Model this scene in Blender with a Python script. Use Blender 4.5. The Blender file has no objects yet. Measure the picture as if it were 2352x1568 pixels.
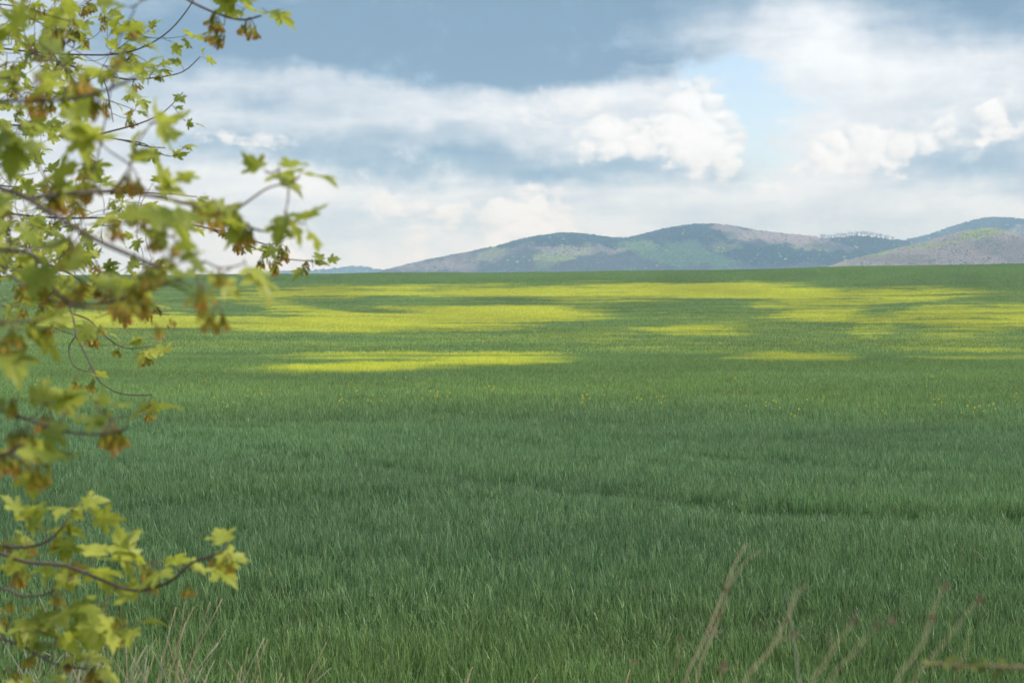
import bpy, math, random
import numpy as np
from mathutils import Vector, Matrix

SC = bpy.context.scene
COL = SC.collection
rng = np.random.default_rng(11)
random.seed(11)
R = math.radians

# ------------------------------------------------------------------ camera
EYE = 1.65                       # eye height above the bank the photographer stands on
F = 3267.0                       # focal length in units of a 2352 px wide picture (50 mm lens)
PITCH = math.atan((784 - 690) / F)
cam_d = bpy.data.cameras.new('camera')
cam_d.lens = 50; cam_d.sensor_width = 36; cam_d.sensor_fit = 'HORIZONTAL'
cam_d.clip_start = 0.05; cam_d.clip_end = 60000
cam_d.dof.use_dof = True; cam_d.dof.focus_distance = 24; cam_d.dof.aperture_fstop = 6.5
cam_d.dof.aperture_blades = 9
cam = bpy.data.objects.new('camera', cam_d); COL.objects.link(cam)
cam.location = (0, 0, EYE); cam.rotation_euler = (math.pi / 2 - PITCH, 0, 0)
SC.camera = cam
CP, SP = math.cos(PITCH), math.sin(PITCH)

def at(px, py, d):
    """point seen at (px, py) of the 2352 x 1568 photograph, d metres in front of the lens"""
    a = (px - 1176) / F; b = (784 - py) / F
    return Vector((a * d, d * (CP + b * SP), EYE + d * (-SP + b * CP)))

def proj(x, y, z):
    z = z - EYE
    f = y * CP - z * SP; u = y * SP + z * CP
    return 1176 + F * x / f, 784 - F * u / f

# ------------------------------------------------------------------ render settings
SC.render.engine = 'CYCLES'
SC.view_settings.view_transform = 'Standard'; SC.view_settings.look = 'None'
SC.view_settings.exposure = 0.35; SC.view_settings.gamma = 1.0
SC.view_settings.use_curve_mapping = False
SC.cycles.use_denoising = True
SC.cycles.max_bounces = 5; SC.cycles.diffuse_bounces = 2; SC.cycles.glossy_bounces = 2
SC.cycles.transmission_bounces = 4; SC.cycles.transparent_max_bounces = 8; SC.cycles.volume_bounces = 1
SC.cycles.caustics_reflective = False; SC.cycles.caustics_refractive = False

# ------------------------------------------------------------------ node helper
class NT:
    def __init__(s, tree): s.t = tree; s.n = tree.nodes; s.l = tree.links
    def node(s, kind, **kw):
        n = s.n.new(kind)
        for k, v in kw.items(): setattr(n, k, v)
        return n
    def put(s, sock, v):
        if isinstance(v, bpy.types.NodeSocket): s.l.new(v, sock)
        elif v is not None: sock.default_value = v
    def m(s, op, a, b=None, c=None, clamp=False):
        n = s.node('ShaderNodeMath', operation=op, use_clamp=clamp)
        for i, v in enumerate((a, b, c)): s.put(n.inputs[i], v)
        return n.outputs[0]
    def vm(s, op, a, b=None):
        n = s.node('ShaderNodeVectorMath', operation=op)
        s.put(n.inputs[0], a)
        if b is not None: s.put(n.inputs['Scale'] if op == 'SCALE' else n.inputs[1], b)
        return n.outputs[0]
    def smooth(s, v, lo, hi, a=0.0, b=1.0):
        n = s.node('ShaderNodeMapRange', interpolation_type='SMOOTHSTEP')
        s.put(n.inputs[0], v)
        for i, q in enumerate((lo, hi, a, b)): s.put(n.inputs[1 + i], q)
        return n.outputs[0]
    def noise(s, vec, scale, detail=3, rough=0.5, dist=0.0, out=0):
        n = s.node('ShaderNodeTexNoise', noise_dimensions='3D')
        s.put(n.inputs['Vector'], vec); n.inputs['Scale'].default_value = scale
        n.inputs['Detail'].default_value = detail; n.inputs['Roughness'].default_value = rough
        n.inputs['Distortion'].default_value = dist
        return n.outputs[out]
    def mix(s, f, a, b, kind='MIX'):
        n = s.node('ShaderNodeMix', data_type='RGBA', blend_type=kind)
        s.put(n.inputs[0], f); s.put(n.inputs[6], a); s.put(n.inputs[7], b)
        return n.outputs[2]
    def ramp(s, v, stops):
        n = s.node('ShaderNodeValToRGB'); s.put(n.inputs[0], v)
        e = n.color_ramp.elements
        while len(e) < len(stops): e.new(0.5)
        for q, (p, c) in zip(e, stops): q.position = p; q.color = (*c, 1)
        return n.outputs[0]
    def blob(s, vec, x, y, rx, ry, rot, amp, acc):
        if rot:
            mp = s.node('ShaderNodeMapping', vector_type='TEXTURE')
            s.put(mp.inputs[0], vec); mp.inputs[1].default_value = (x, y, 0)
            mp.inputs[2].default_value = (0, 0, R(rot)); mp.inputs[3].default_value = (rx, ry, 1)
        else:
            mp = s.node('ShaderNodeVectorMath', operation='MULTIPLY_ADD'); s.put(mp.inputs[0], vec)
            mp.inputs[1].default_value = (1 / rx, 1 / ry, 0); mp.inputs[2].default_value = (-x / rx, -y / ry, 0)
        g = s.node('ShaderNodeTexGradient', gradient_type='SPHERICAL'); s.put(g.inputs[0], mp.outputs[0])
        return s.m('MULTIPLY_ADD', g.outputs['Fac'], amp, acc)
    def blobs(s, vec, lst, base=0.0):
        acc = base
        for (px, py, rx, ry, rot, amp) in lst:
            acc = s.blob(vec, (px - 1176) / 1000, (690 - py) / 1000, rx / 1000, ry / 1000, rot, amp, acc)
        return acc

# ------------------------------------------------------------------ sky
SUN_EL, SUN_AZ = 50.0, 104.0      # azimuth from the view direction, positive to the right
world = bpy.data.worlds.new('World'); SC.world = world; world.use_nodes = True
w = NT(world.node_tree); w.n.clear()
sky = w.node('ShaderNodeTexSky', sky_type='NISHITA'); sky.sun_disc = False
sky.sun_elevation = R(SUN_EL); sky.sun_rotation = R(SUN_AZ)
sky.air_density = 1.0; sky.dust_density = 1.5; sky.ozone_density = 1.2
tc = w.node('ShaderNodeTexCoord').outputs['Generated']
sp = w.node('ShaderNodeSeparateXYZ'); w.put(sp.inputs[0], tc)
az = w.m('MULTIPLY', w.m('ARCTAN2', sp.outputs[0], sp.outputs[1]), F / 1000)
el = w.m('MULTIPLY', w.m('ARCSINE', sp.outputs[2]), F / 1000)
cb = w.node('ShaderNodeCombineXYZ'); w.put(cb.inputs[0], az); w.put(cb.inputs[1], el)
flat = cb.outputs[0]
# cloud texture coordinates: the direction itself, heights stretched so that clouds lie flat
st = w.node('ShaderNodeCombineXYZ'); w.put(st.inputs[0], sp.outputs[0]); w.put(st.inputs[1], sp.outputs[1])
w.put(st.inputs[2], w.m('MULTIPLY', sp.outputs[2], 2.6))
st3 = st.outputs[0]
warp = w.vm('SUBTRACT', w.noise(st3, 9, 3, 0.55, out=1), (0.5, 0.5, 0.5))
warp2 = w.vm('SUBTRACT', w.noise(tc, 40, 4, 0.6, out=1), (0.5, 0.5, 0.5))
P = w.vm('ADD', w.vm('ADD', flat, w.vm('MULTIPLY', warp, (0.42, 0.15, 0))), w.vm('MULTIPLY', warp2, (0.11, 0.07, 0)))
V = w.blobs(P, [
    (760, 85, 860, 200, 0, -.80), (1330, 75, 640, 190, 9, -.82), (1050, -60, 1100, 190, 0, -.35), (1100, 150, 640, 75, 0, -.36), (700, 150, 500, 60, 0, -.2),
    (2230, 10, 520, 185, -6, -.85), (2420, 80, 380, 110, 0, -.40), (2360, 0, 160, 60, 0, .25),
    (1560, 150, 300, 70, 0, -.30), (1840, 50, 230, 150, -35, .30),
    (900, 365, 640, 74, 0, -.62), (1280, 388, 520, 56, 0, -.40), (540, 350, 360, 60, 0, -.28), (560, 268, 460, 50, 0, -.36), (860, 305, 400, 44, 0, -.22),
    (230, 120, 380, 190, 0, -.30), (200, 330, 320, 130, 0, -.18),
    (1150, 225, 430, 70, 0, .16), (720, 215, 330, 40, 0, .10), (1450, 300, 300, 50, 0, -.16),
    (2260, 398, 400, 80, -6, -.62), (2120, 235, 380, 60, 0, -.20), (2330, 300, 280, 56, 0, -.24), (1500, 395, 320, 54, 0, -.28),
    (760, 430, 380, 56, 0, .22), (1220, 610, 1000, 80, 0, .16), (1330, 475, 330, 46, 0, -.20), (880, 525, 460, 56, 0, -.16),
    (1900, 505, 460, 66, 0, -.18), (1250, 500, 800, 110, 0, -.13), (2000, 540, 500, 60, 0, -.06), (2150, 170, 200, 40, 0, .10),
], 0.76)
n1 = w.noise(st3, 14, 7, 0.6)
n2 = w.noise(tc, 30, 6, 0.62)
sk = w.noise(w.vm('MULTIPLY', tc, (1, 1, 7)), 11, 5, .6)
V = w.m('MULTIPLY_ADD', w.m('SUBTRACT', sk, 0.5), 0.42, V)
V = w.m('MULTIPLY_ADD', w.m('SUBTRACT', n1, 0.5), 0.55, V)
V = w.m('MULTIPLY_ADD', w.m('SUBTRACT', n2, 0.5), 0.42, V)
# the unseen rest of the sky: broken cloud of the same kind, from the same field
far = w.smooth(w.noise(st3, 2.6, 4, 0.5), 0.36, 0.66, -.30, .14)
outside = w.smooth(el, 0.80, 1.3)
V = w.m('MULTIPLY_ADD', far, outside, V)
Vcol = w.ramp(V, [(0.0, (.170, .275, .415)), (.25, (.295, .405, .540)), (.5, (.52, .605, .715)), (.75, (.735, .80, .885)), (1.0, (.875, .935, 1.0))])
# blue gap between the clouds
gap = w.blobs(P, [(1630, 200, 170, 80, 0, .55), (1710, 240, 200, 110, 0, .6), (1730, 320, 190, 120, 0, .6), (1790, 380, 200, 60, 0, .4)], 0.0)
gap = w.m('MULTIPLY_ADD', w.m('SUBTRACT', n2, .5), 1.1, w.m('MULTIPLY_ADD', w.m('SUBTRACT', n1, .5), .9, gap))
gap = w.smooth(gap, .08, .66, 0, .85)
blue = w.mix(1.0, sky.outputs[0], (.185, .190, .200, 1), 'MULTIPLY')
C1 = w.mix(gap, Vcol, blue)
# cumulus heads: crisp lumps with lit right flank
crn = w.vm('ADD', w.vm('ADD', flat, w.vm('MULTIPLY', warp, (0.16, 0.08, 0))), w.vm('MULTIPLY', warp2, (0.12, 0.10, 0)))
cum = w.blobs(crn, [
    (1610, 300, 120, 150, 0, 1.0), (1530, 335, 240, 80, 0, .50), (1360, 318, 280, 70, 0, .40), (1220, 240, 240, 85, 0, .55),
    (1490, 245, 200, 80, 0, .34),
    (1222, 482, 130, 125, 0, .95), (1190, 540, 260, 90, 0, .55), (1340, 575, 300, 55, 0, .45), (1000, 486, 180, 66, 0, .55), (860, 470, 130, 90, 0, .50), (965, 584, 90, 50, 0, .6), (680, 590, 150, 90, 0, .6),
    (2030, 355, 170, 90, 0, .80), (1880, 385, 240, 70, 8, .62), (2242, 297, 66, 66, 0, .95), (2130, 290, 170, 54, 20, .46), (1900, 300, 170, 60, 0, .42), (2320, 342, 220, 56, 0, .5), (570, 345, 150, 40, 0, .6),
], 0.0)
low = w.smooth(el, .50, .36, 0, 1.5)       # small broken cumulus everywhere in the lower sky
def puffs(vec, sc, det):
    n = w.node('ShaderNodeTexNoise', noise_dimensions='3D', noise_type='RIDGED_MULTIFRACTAL', normalize=False); w.put(n.inputs['Vector'], vec)
    n.inputs['Scale'].default_value = sc; n.inputs['Detail'].default_value = det; n.inputs['Roughness'].default_value = .5
    n.inputs['Offset'].default_value = 1.0; n.inputs['Gain'].default_value = 1.0
    return w.m('MULTIPLY', n.outputs[0], .45)
pw = w.vm('ADD', w.vm('MULTIPLY', tc, (1, 1, 1.35)), w.vm('SCALE', warp2, .012))
pf = puffs(pw, 42, 3)
pf2 = puffs(w.vm('ADD', pw, (0.0035, 0.0, 0.006)), 42, 2)
cumd = w.m('MULTIPLY_ADD', w.m('SUBTRACT', .42, pf), 0.42, w.m('MULTIPLY_ADD', w.m('SUBTRACT', n2, .5), .80, w.m('MULTIPLY_ADD', w.m('SUBTRACT', n1, .47), low, cum)))
cumf = w.smooth(cumd, .27, .62)
relief = w.m('MULTIPLY', w.m('SUBTRACT', pf2, pf), .75)
cv = w.m('ADD', w.m('MULTIPLY_ADD', cumd, .55, .42), relief, clamp=True)
ccol = w.ramp(cv, [(0.0, (.56, .65, .75)), (.45, (.70, .76, .83)), (.75, (.86, .885, .915)), (1.0, (.94, .975, 1.02))])
C2 = w.mix(w.m('MULTIPLY', cumf, .84), C1, ccol)
bg = w.node('ShaderNodeBackground'); w.put(bg.inputs[0], C2); bg.inputs[1].default_value = 0.90
wo = w.node('ShaderNodeOutputWorld'); w.put(wo.inputs[0], bg.outputs[0])
world.cycles.sampling_method = 'NONE'     # a near-even sky: chance hits light it well

# ------------------------------------------------------------------ sun
sun_d = bpy.data.lights.new('sun', 'SUN'); sun_d.energy = 3.0; sun_d.angle = R(5); sun_d.color = (1.0, .955, .88)
sun = bpy.data.objects.new('sun', sun_d); COL.objects.link(sun)
sv = Vector((math.sin(R(SUN_AZ)) * math.cos(R(SUN_EL)), math.cos(R(SUN_AZ)) * math.cos(R(SUN_EL)), math.sin(R(SUN_EL))))
sun.rotation_euler = sv.to_track_quat('Z', 'Y').to_euler()

# ------------------------------------------------------------------ numpy noise and helpers
_perm = np.random.default_rng(5).random((256, 256))
def vnoise(x, y):
    xi = np.floor(x).astype(int); yi = np.floor(y).astype(int)
    fx = x - xi; fy = y - yi
    fx = fx * fx * (3 - 2 * fx); fy = fy * fy * (3 - 2 * fy)
    g = lambda i, j: _perm[i & 255, j & 255]
    return (g(xi, yi) * (1 - fx) + g(xi + 1, yi) * fx) * (1 - fy) + (g(xi, yi + 1) * (1 - fx) + g(xi + 1, yi + 1) * fx) * fy
def fbm(x, y, o=4, r=0.5):
    x = np.asarray(x, float); y = np.asarray(y, float)
    s = np.zeros(np.broadcast(x, y).shape); a = 1.0; t = 0
    for k in range(o):
        s = s + a * vnoise(x * 2 ** k + 17.3 * k, y * 2 ** k - 9.1 * k); t += a; a *= r
    return s / t
def sstep(v, a, b):
    t = np.clip((v - a) / (b - a), 0, 1); return t * t * (3 - 2 * t)

def mesh_from(name, verts, faces, mat=None, smooth=False):
    me = bpy.data.meshes.new(name); me.from_pydata([tuple(v) for v in verts], [], [tuple(f) for f in faces])
    if mat: me.materials.append(mat)
    if smooth: me.polygons.foreach_set('use_smooth', [True] * len(me.polygons))
    me.update(); return me
def put(name, me, parent=None, **props):
    o = bpy.data.objects.new(name, me); COL.objects.link(o)
    if parent: o.parent = parent
    for k, v in props.items(): o[k] = v
    return o
def empty(name, loc, label, category, group=None):
    o = bpy.data.objects.new(name, None); COL.objects.link(o); o.location = loc; o.empty_display_size = .1
    o['label'] = label; o['category'] = category
    if group: o['group'] = group
    return o

# ------------------------------------------------------------------ terrain
_pd = np.array([-4000, 0, 1.5, 3, 4.5, 6, 7.5, 9, 20, 36, 52, 70, 85, 100, 120, 150, 190, 235, 280, 325, 370, 410, 445, 480, 520, 600, 750, 1200, 2000, 40000.])
_pz = np.array([-1.65, -1.65, -1.66, -1.74, -2.0, -2.4, -2.7, -2.82, -3.0, -3.27, -3.5, -3.78, -3.82, -4.25, -4.55, -4.35, -3.8, -2.8, -1.35, 1.1, 3.9, 6.6, 8.15, 8.6, 8.2, 6, 0, -16, -30, -30.])
def _pchip(xq):
    h = np.diff(_pd); dl = np.diff(_pz) / h
    m = np.zeros(len(_pd))
    for i in range(1, len(_pd) - 1):
        if dl[i - 1] * dl[i] > 0:
            w1 = 2 * h[i] + h[i - 1]; w2 = h[i] + 2 * h[i - 1]
            m[i] = (w1 + w2) / (w1 / dl[i - 1] + w2 / dl[i])
    i = np.clip(np.searchsorted(_pd, xq) - 1, 0, len(h) - 1)
    t = (xq - _pd[i]) / h[i]
    return ((2 * t ** 3 - 3 * t ** 2 + 1) * _pz[i] + (t ** 3 - 2 * t ** 2 + t) * h[i] * m[i]
            + (-2 * t ** 3 + 3 * t ** 2) * _pz[i + 1] + (t ** 3 - t ** 2) * h[i] * m[i + 1])
def ground_z(x, y):
    x = np.asarray(x, float); y = np.asarray(y, float)
    z = _pchip(y)
    lat = np.interp(x, [-900, -160, -60, 0, 60, 160, 900], [-6, -1.0, -.25, 0, .9, 2.9, 9])
    z = z + sstep(y, 140, 430) * lat * (1 - sstep(y, 700, 1600))
    amp = sstep(y, 8, 60) * .10 + sstep(y, 100, 260) * .5
    z = z + amp * (fbm(x / 38, y / 30, 3) - .5) * 2 * (1 - sstep(y, 520, 700))
    z = z + .05 * (fbm(x / 2.3, y / 2.3, 2) - .5) * (1 - sstep(y, 60, 120))
    return z + EYE

# where the crop has yellowed: bands and patches on the far slope (photo columns/rows turned into ground by proj)
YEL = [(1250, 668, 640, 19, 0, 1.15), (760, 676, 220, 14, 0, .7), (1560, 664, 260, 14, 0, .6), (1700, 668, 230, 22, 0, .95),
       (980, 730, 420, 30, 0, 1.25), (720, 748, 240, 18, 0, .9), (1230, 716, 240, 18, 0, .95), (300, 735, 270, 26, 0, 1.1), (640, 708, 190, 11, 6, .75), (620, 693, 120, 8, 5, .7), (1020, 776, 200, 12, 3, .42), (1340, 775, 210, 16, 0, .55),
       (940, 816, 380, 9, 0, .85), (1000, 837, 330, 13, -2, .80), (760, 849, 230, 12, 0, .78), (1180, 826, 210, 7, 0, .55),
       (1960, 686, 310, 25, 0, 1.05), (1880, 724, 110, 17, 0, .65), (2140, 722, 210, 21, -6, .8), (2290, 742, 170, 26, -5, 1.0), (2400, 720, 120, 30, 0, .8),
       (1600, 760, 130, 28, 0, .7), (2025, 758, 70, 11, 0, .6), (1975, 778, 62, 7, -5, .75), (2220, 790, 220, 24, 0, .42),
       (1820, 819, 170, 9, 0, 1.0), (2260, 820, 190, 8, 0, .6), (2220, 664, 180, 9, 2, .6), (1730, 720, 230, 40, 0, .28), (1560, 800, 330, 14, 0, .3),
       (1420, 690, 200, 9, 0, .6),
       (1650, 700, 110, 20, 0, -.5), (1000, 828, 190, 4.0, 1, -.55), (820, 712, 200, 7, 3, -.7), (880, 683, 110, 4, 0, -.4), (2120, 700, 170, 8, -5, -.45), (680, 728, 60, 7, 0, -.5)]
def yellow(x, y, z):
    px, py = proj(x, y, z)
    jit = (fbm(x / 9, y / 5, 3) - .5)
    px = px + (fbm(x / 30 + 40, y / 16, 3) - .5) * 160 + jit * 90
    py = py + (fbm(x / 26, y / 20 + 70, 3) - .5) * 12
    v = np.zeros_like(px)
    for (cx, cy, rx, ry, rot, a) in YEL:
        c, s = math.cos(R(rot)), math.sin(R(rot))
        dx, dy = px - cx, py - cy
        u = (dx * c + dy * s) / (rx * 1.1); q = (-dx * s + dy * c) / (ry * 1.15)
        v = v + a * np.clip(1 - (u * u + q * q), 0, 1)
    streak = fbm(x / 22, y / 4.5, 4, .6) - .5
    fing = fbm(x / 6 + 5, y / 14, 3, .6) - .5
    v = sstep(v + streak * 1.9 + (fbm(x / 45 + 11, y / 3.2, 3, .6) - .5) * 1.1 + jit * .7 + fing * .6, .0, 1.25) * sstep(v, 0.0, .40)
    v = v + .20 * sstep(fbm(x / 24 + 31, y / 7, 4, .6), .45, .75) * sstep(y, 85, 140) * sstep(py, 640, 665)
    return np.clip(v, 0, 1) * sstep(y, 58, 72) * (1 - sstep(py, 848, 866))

def mat_new(name):
    m = bpy.data.materials.new(name); m.use_nodes = True
    t = NT(m.node_tree); t.n.clear()
    return m, t
def finish(t, col, rough=.6, spec=.3, trans=0.0, tcol=None, bump=None):
    b = t.node('ShaderNodeBsdfPrincipled'); t.put(b.inputs['Base Color'], col)
    t.put(b.inputs['Roughness'], rough); b.inputs['Specular IOR Level'].default_value = spec
    if bump is not None: t.put(b.inputs['Normal'], bump)
    o = t.node('ShaderNodeOutputMaterial'); out = b.outputs[0]
    if trans:
        tr = t.node('ShaderNodeBsdfTranslucent'); t.put(tr.inputs[0], tcol if tcol is not None else col)
        mx = t.node('ShaderNodeMixShader'); mx.inputs[0].default_value = trans
        t.put(mx.inputs[1], out); t.put(mx.inputs[2], tr.outputs[0]); out = mx.outputs[0]
    t.put(o.inputs[0], out)
def attr(t, name, kind='GEOMETRY', out='Fac'):
    a = t.node('ShaderNodeAttribute', attribute_type=kind, attribute_name=name); return a.outputs[out]

def mat_ground():
    m, t = mat_new('field_soil')
    pos = t.node('ShaderNodeNewGeometry').outputs['Position']
    n = t.noise(pos, 1.6, 5, .6); n2 = t.noise(pos, .09, 4, .55)
    g = t.mix(n, (.022, .035, .012, 1), (.055, .085, .028, 1))
    g = t.mix(t.smooth(n2, .35, .7), g, (.05, .05, .022, 1))
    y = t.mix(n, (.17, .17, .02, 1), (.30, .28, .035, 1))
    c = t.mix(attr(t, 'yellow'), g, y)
    bmp = t.node('ShaderNodeBump'); bmp.inputs['Strength'].default_value = .6; t.put(bmp.inputs['Height'], n)
    finish(t, c, .9, .1, bump=bmp.outputs[0]); return m
def build_ground():
    ang = np.concatenate([np.radians(np.linspace(-180, -30, 46)[:-1]), np.radians(np.linspace(-30, 30, 361)), np.radians(np.linspace(30, 180, 46)[1:])])
    rad = np.concatenate([np.linspace(.4, 12, 60), np.linspace(12.4, 90, 130), np.linspace(91.2, 520, 260), np.geomspace(525, 8600, 50)])
    A, D = np.meshgrid(ang, rad)
    x = np.sin(A) * D; y = np.cos(A) * D; z = ground_z(x, y)
    nr, na = A.shape
    vs = np.stack([x, y, z], -1).reshape(-1, 3)
    i = np.arange(nr - 1)[:, None] * na + np.arange(na - 1)[None]
    fc = np.stack([i, i + na, i + na + 1, i + 1], -1).reshape(-1, 4)
    vs = np.vstack([vs, [[0, 0, float(ground_z(0, 0))]]]); c = len(vs) - 1
    me = bpy.data.meshes.new('ground')
    fan = np.array([[c, k, k + 1] for k in range(na - 1)])
    me.from_pydata(vs.tolist(), [], fc.tolist() + fan.tolist())
    me.polygons.foreach_set('use_smooth', [True] * len(me.polygons))
    yv = np.zeros(len(vs)); sel = (vs[:, 1] > 60) & (vs[:, 1] < 520)
    yv[sel] = yellow(vs[sel, 0], vs[sel, 1], vs[sel, 2])
    me.attributes.new('yellow', 'FLOAT', 'POINT').data.foreach_set('value', yv.astype(np.float32))
    me.materials.append(mat_ground()); me.update()
    put('ground', me, kind='structure', label='rolling farmland ground under the green crop')

# ------------------------------------------------------------------ instancing for uncountable stuff
def scatter(name, protos, pts, rot, scl, idx, attrs, label, parent=None):
    me = bpy.data.meshes.new(name); me.from_pydata(pts.tolist(), [], [])
    def add(nm, ty, field, arr):
        me.attributes.new(nm, ty, 'POINT').data.foreach_set(field, np.ascontiguousarray(arr).ravel())
    add('rot', 'FLOAT_VECTOR', 'vector', rot.astype(np.float32)); add('scl', 'FLOAT_VECTOR', 'vector', scl.astype(np.float32))
    add('idx', 'INT', 'value', idx.astype(np.int32))
    for k, v in attrs.items():
        if v.ndim == 1: add(k, 'FLOAT', 'value', v.astype(np.float32))
        else: add(k, 'FLOAT_COLOR', 'color', np.concatenate([v, np.ones((len(v), 1))], 1).astype(np.float32))
    pc = bpy.data.collections.new(name + '_kinds')
    for k, pm in enumerate(protos):
        pc.objects.link(bpy.data.objects.new('%s_kind_%02d' % (name, k), pm))
    ng = bpy.data.node_groups.new(name + '_scatter', 'GeometryNodeTree')
    ng.interface.new_socket('Geometry', in_out='INPUT', socket_type='NodeSocketGeometry')
    ng.interface.new_socket('Geometry', in_out='OUTPUT', socket_type='NodeSocketGeometry')
    N, L = ng.nodes, ng.links
    gi = N.new('NodeGroupInput'); go = N.new('NodeGroupOutput')
    ip = N.new('GeometryNodeInstanceOnPoints'); ci = N.new('GeometryNodeCollectionInfo')
    ci.inputs[0].default_value = pc; ci.inputs['Separate Children'].default_value = True; ci.inputs['Reset Children'].default_value = True
    def na(nm, ty):
        q = N.new('GeometryNodeInputNamedAttribute'); q.data_type = ty; q.inputs[0].default_value = nm; return q.outputs[0]
    L.new(gi.outputs[0], ip.inputs['Points']); L.new(ci.outputs[0], ip.inputs['Instance'])
    ip.inputs['Pick Instance'].default_value = True
    L.new(na('idx', 'INT'), ip.inputs['Instance Index']); L.new(na('rot', 'FLOAT_VECTOR'), ip.inputs['Rotation'])
    L.new(na('scl', 'FLOAT_VECTOR'), ip.inputs['Scale']); L.new(ip.outputs[0], go.inputs[0])
    o = put(name, me, parent, kind='stuff', label=label)
    o.modifiers.new('scatter', 'NODES').node_group = ng
    return o

# ------------------------------------------------------------------ wheat
def mat_wheat():
    m, t = mat_new('wheat_blade')
    yel = attr(t, 'yellow', 'INSTANCER'); var = attr(t, 'var', 'INSTANCER'); warm = attr(t, 'warm', 'INSTANCER')
    tint = attr(t, 'tint'); hgt = attr(t, 'along')
    cool = t.mix(tint, (.033, .088, .034, 1), (.225, .395, .170, 1))
    grn = t.mix(tint, (.042, .092, .020, 1), (.260, .410, .115, 1))
    g = t.mix(warm, cool, grn)
    g = t.mix(t.m('MULTIPLY', t.smooth(tint, .93, .97), .8), g, (.27, .27, .10, 1))   # a few dry leaf tips
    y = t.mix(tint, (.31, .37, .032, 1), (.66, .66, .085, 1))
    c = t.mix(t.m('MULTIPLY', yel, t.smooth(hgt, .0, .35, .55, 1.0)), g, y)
    hs = t.node('ShaderNodeHueSaturation'); t.put(hs.inputs['Color'], c); t.put(hs.inputs['Value'], t.m('MULTIPLY_ADD', var, .55, .84))
    finish(t, hs.outputs[0], .42, .45, .30); return m

def blade_patch(name, mat, size, n, hgt, width, seg, seed, lean=.35):
    r = np.random.default_rng(seed)
    V, Fc, T, A = [], [], [], []
    for k in range(n):
        bx, by = (r.random(2) - .5) * size * 1.12
        h = hgt * (0.74 + .34 * r.random()); wd = width * (.7 + .6 * r.random())
        th = r.random() * 2 * math.pi; ln = h * lean * (.15 + r.random() ** 1.6 * 1.5)
        ct, st_ = math.cos(th), math.sin(th); tw = th + math.pi / 2 + (r.random() - .5) * 2.2
        wx, wy = math.cos(tw), math.sin(tw); tn = r.random(); droop = r.random() ** 2.2 * .42
        z0 = h * (.05 + .18 * r.random()); i0 = len(V)
        for s in range(seg + 1):
            f = s / seg
            off = ln * f ** 1.9; z = z0 + (h - z0) * (f - droop * f ** 4)
            ww = wd * (.55 + .9 * f - 1.42 * f * f) if f < 1 else 0
            cx, cy = bx + ct * off, by + st_ * off
            if s < seg:
                V += [(cx - wx * ww / 2, cy - wy * ww / 2, z), (cx + wx * ww / 2, cy + wy * ww / 2, z)]; T += [tn, tn]; A += [f, f]
            else:
                V.append((cx, cy, z)); T.append(tn); A.append(1.)
        for s in range(seg - 1):
            a = i0 + 2 * s; Fc.append((a, a + 1, a + 3, a + 2))
        a = i0 + 2 * (seg - 1); Fc.append((a, a + 1, a + 2))
    me = mesh_from(name, V, Fc, mat)
    me.attributes.new('tint', 'FLOAT', 'POINT').data.foreach_set('value', np.array(T, np.float32))
    me.attributes.new('along', 'FLOAT', 'POINT').data.foreach_set('value', np.array(A, np.float32))
    return me

# wheel tracks through the crop (photo points on the ground)
TRACK = [[(-100, 955), (120, 968), (290, 985), (620, 1045), (1000, 1085), (1250, 1108), (1700, 1160), (2050, 1183), (2500, 1205)],
         [(-100, 925), (300, 958), (700, 985), (1150, 1015), (1600, 1045), (2050, 1075), (2500, 1100)],
         [(500, 1395), (800, 1400), (1200, 1412), (1500, 1430), (1750, 1420), (2400, 1455)]]
def to_ground(px, py, canopy=.3):
    o = Vector((0, 0, EYE)); d = (at(px, py, 1.0) - o)
    t = np.geomspace(3.0, 480.0, 1500)
    hit = (EYE + d.z * t) < ground_z(d.x * t, d.y * t) + canopy
    return o + d * float(t[hit.argmax()] if hit.any() else 480.0)
def track_mask(x, y):
    v = np.zeros_like(x)
    for k, tr in enumerate(TRACK):
        g = np.array([[*to_ground(px, py)[:2]] for px, py in tr])
        yt = np.interp(x / np.maximum(y, 1), g[:, 0] / g[:, 1], g[:, 1])
        d = np.abs(y - yt - (fbm(x / 3, y / 3, 2) - .5) * 1.2)
        wdt = (1.0, .7, .35)[k]
        v = np.maximum(v, (1 - sstep(d, wdt * .35, wdt)) * (.66, .40, .5)[k] * (.35 + 1.0 * fbm(x / 2.5 + 9, y / 9, 2)))
    return np.clip(v, 0, 1)

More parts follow.
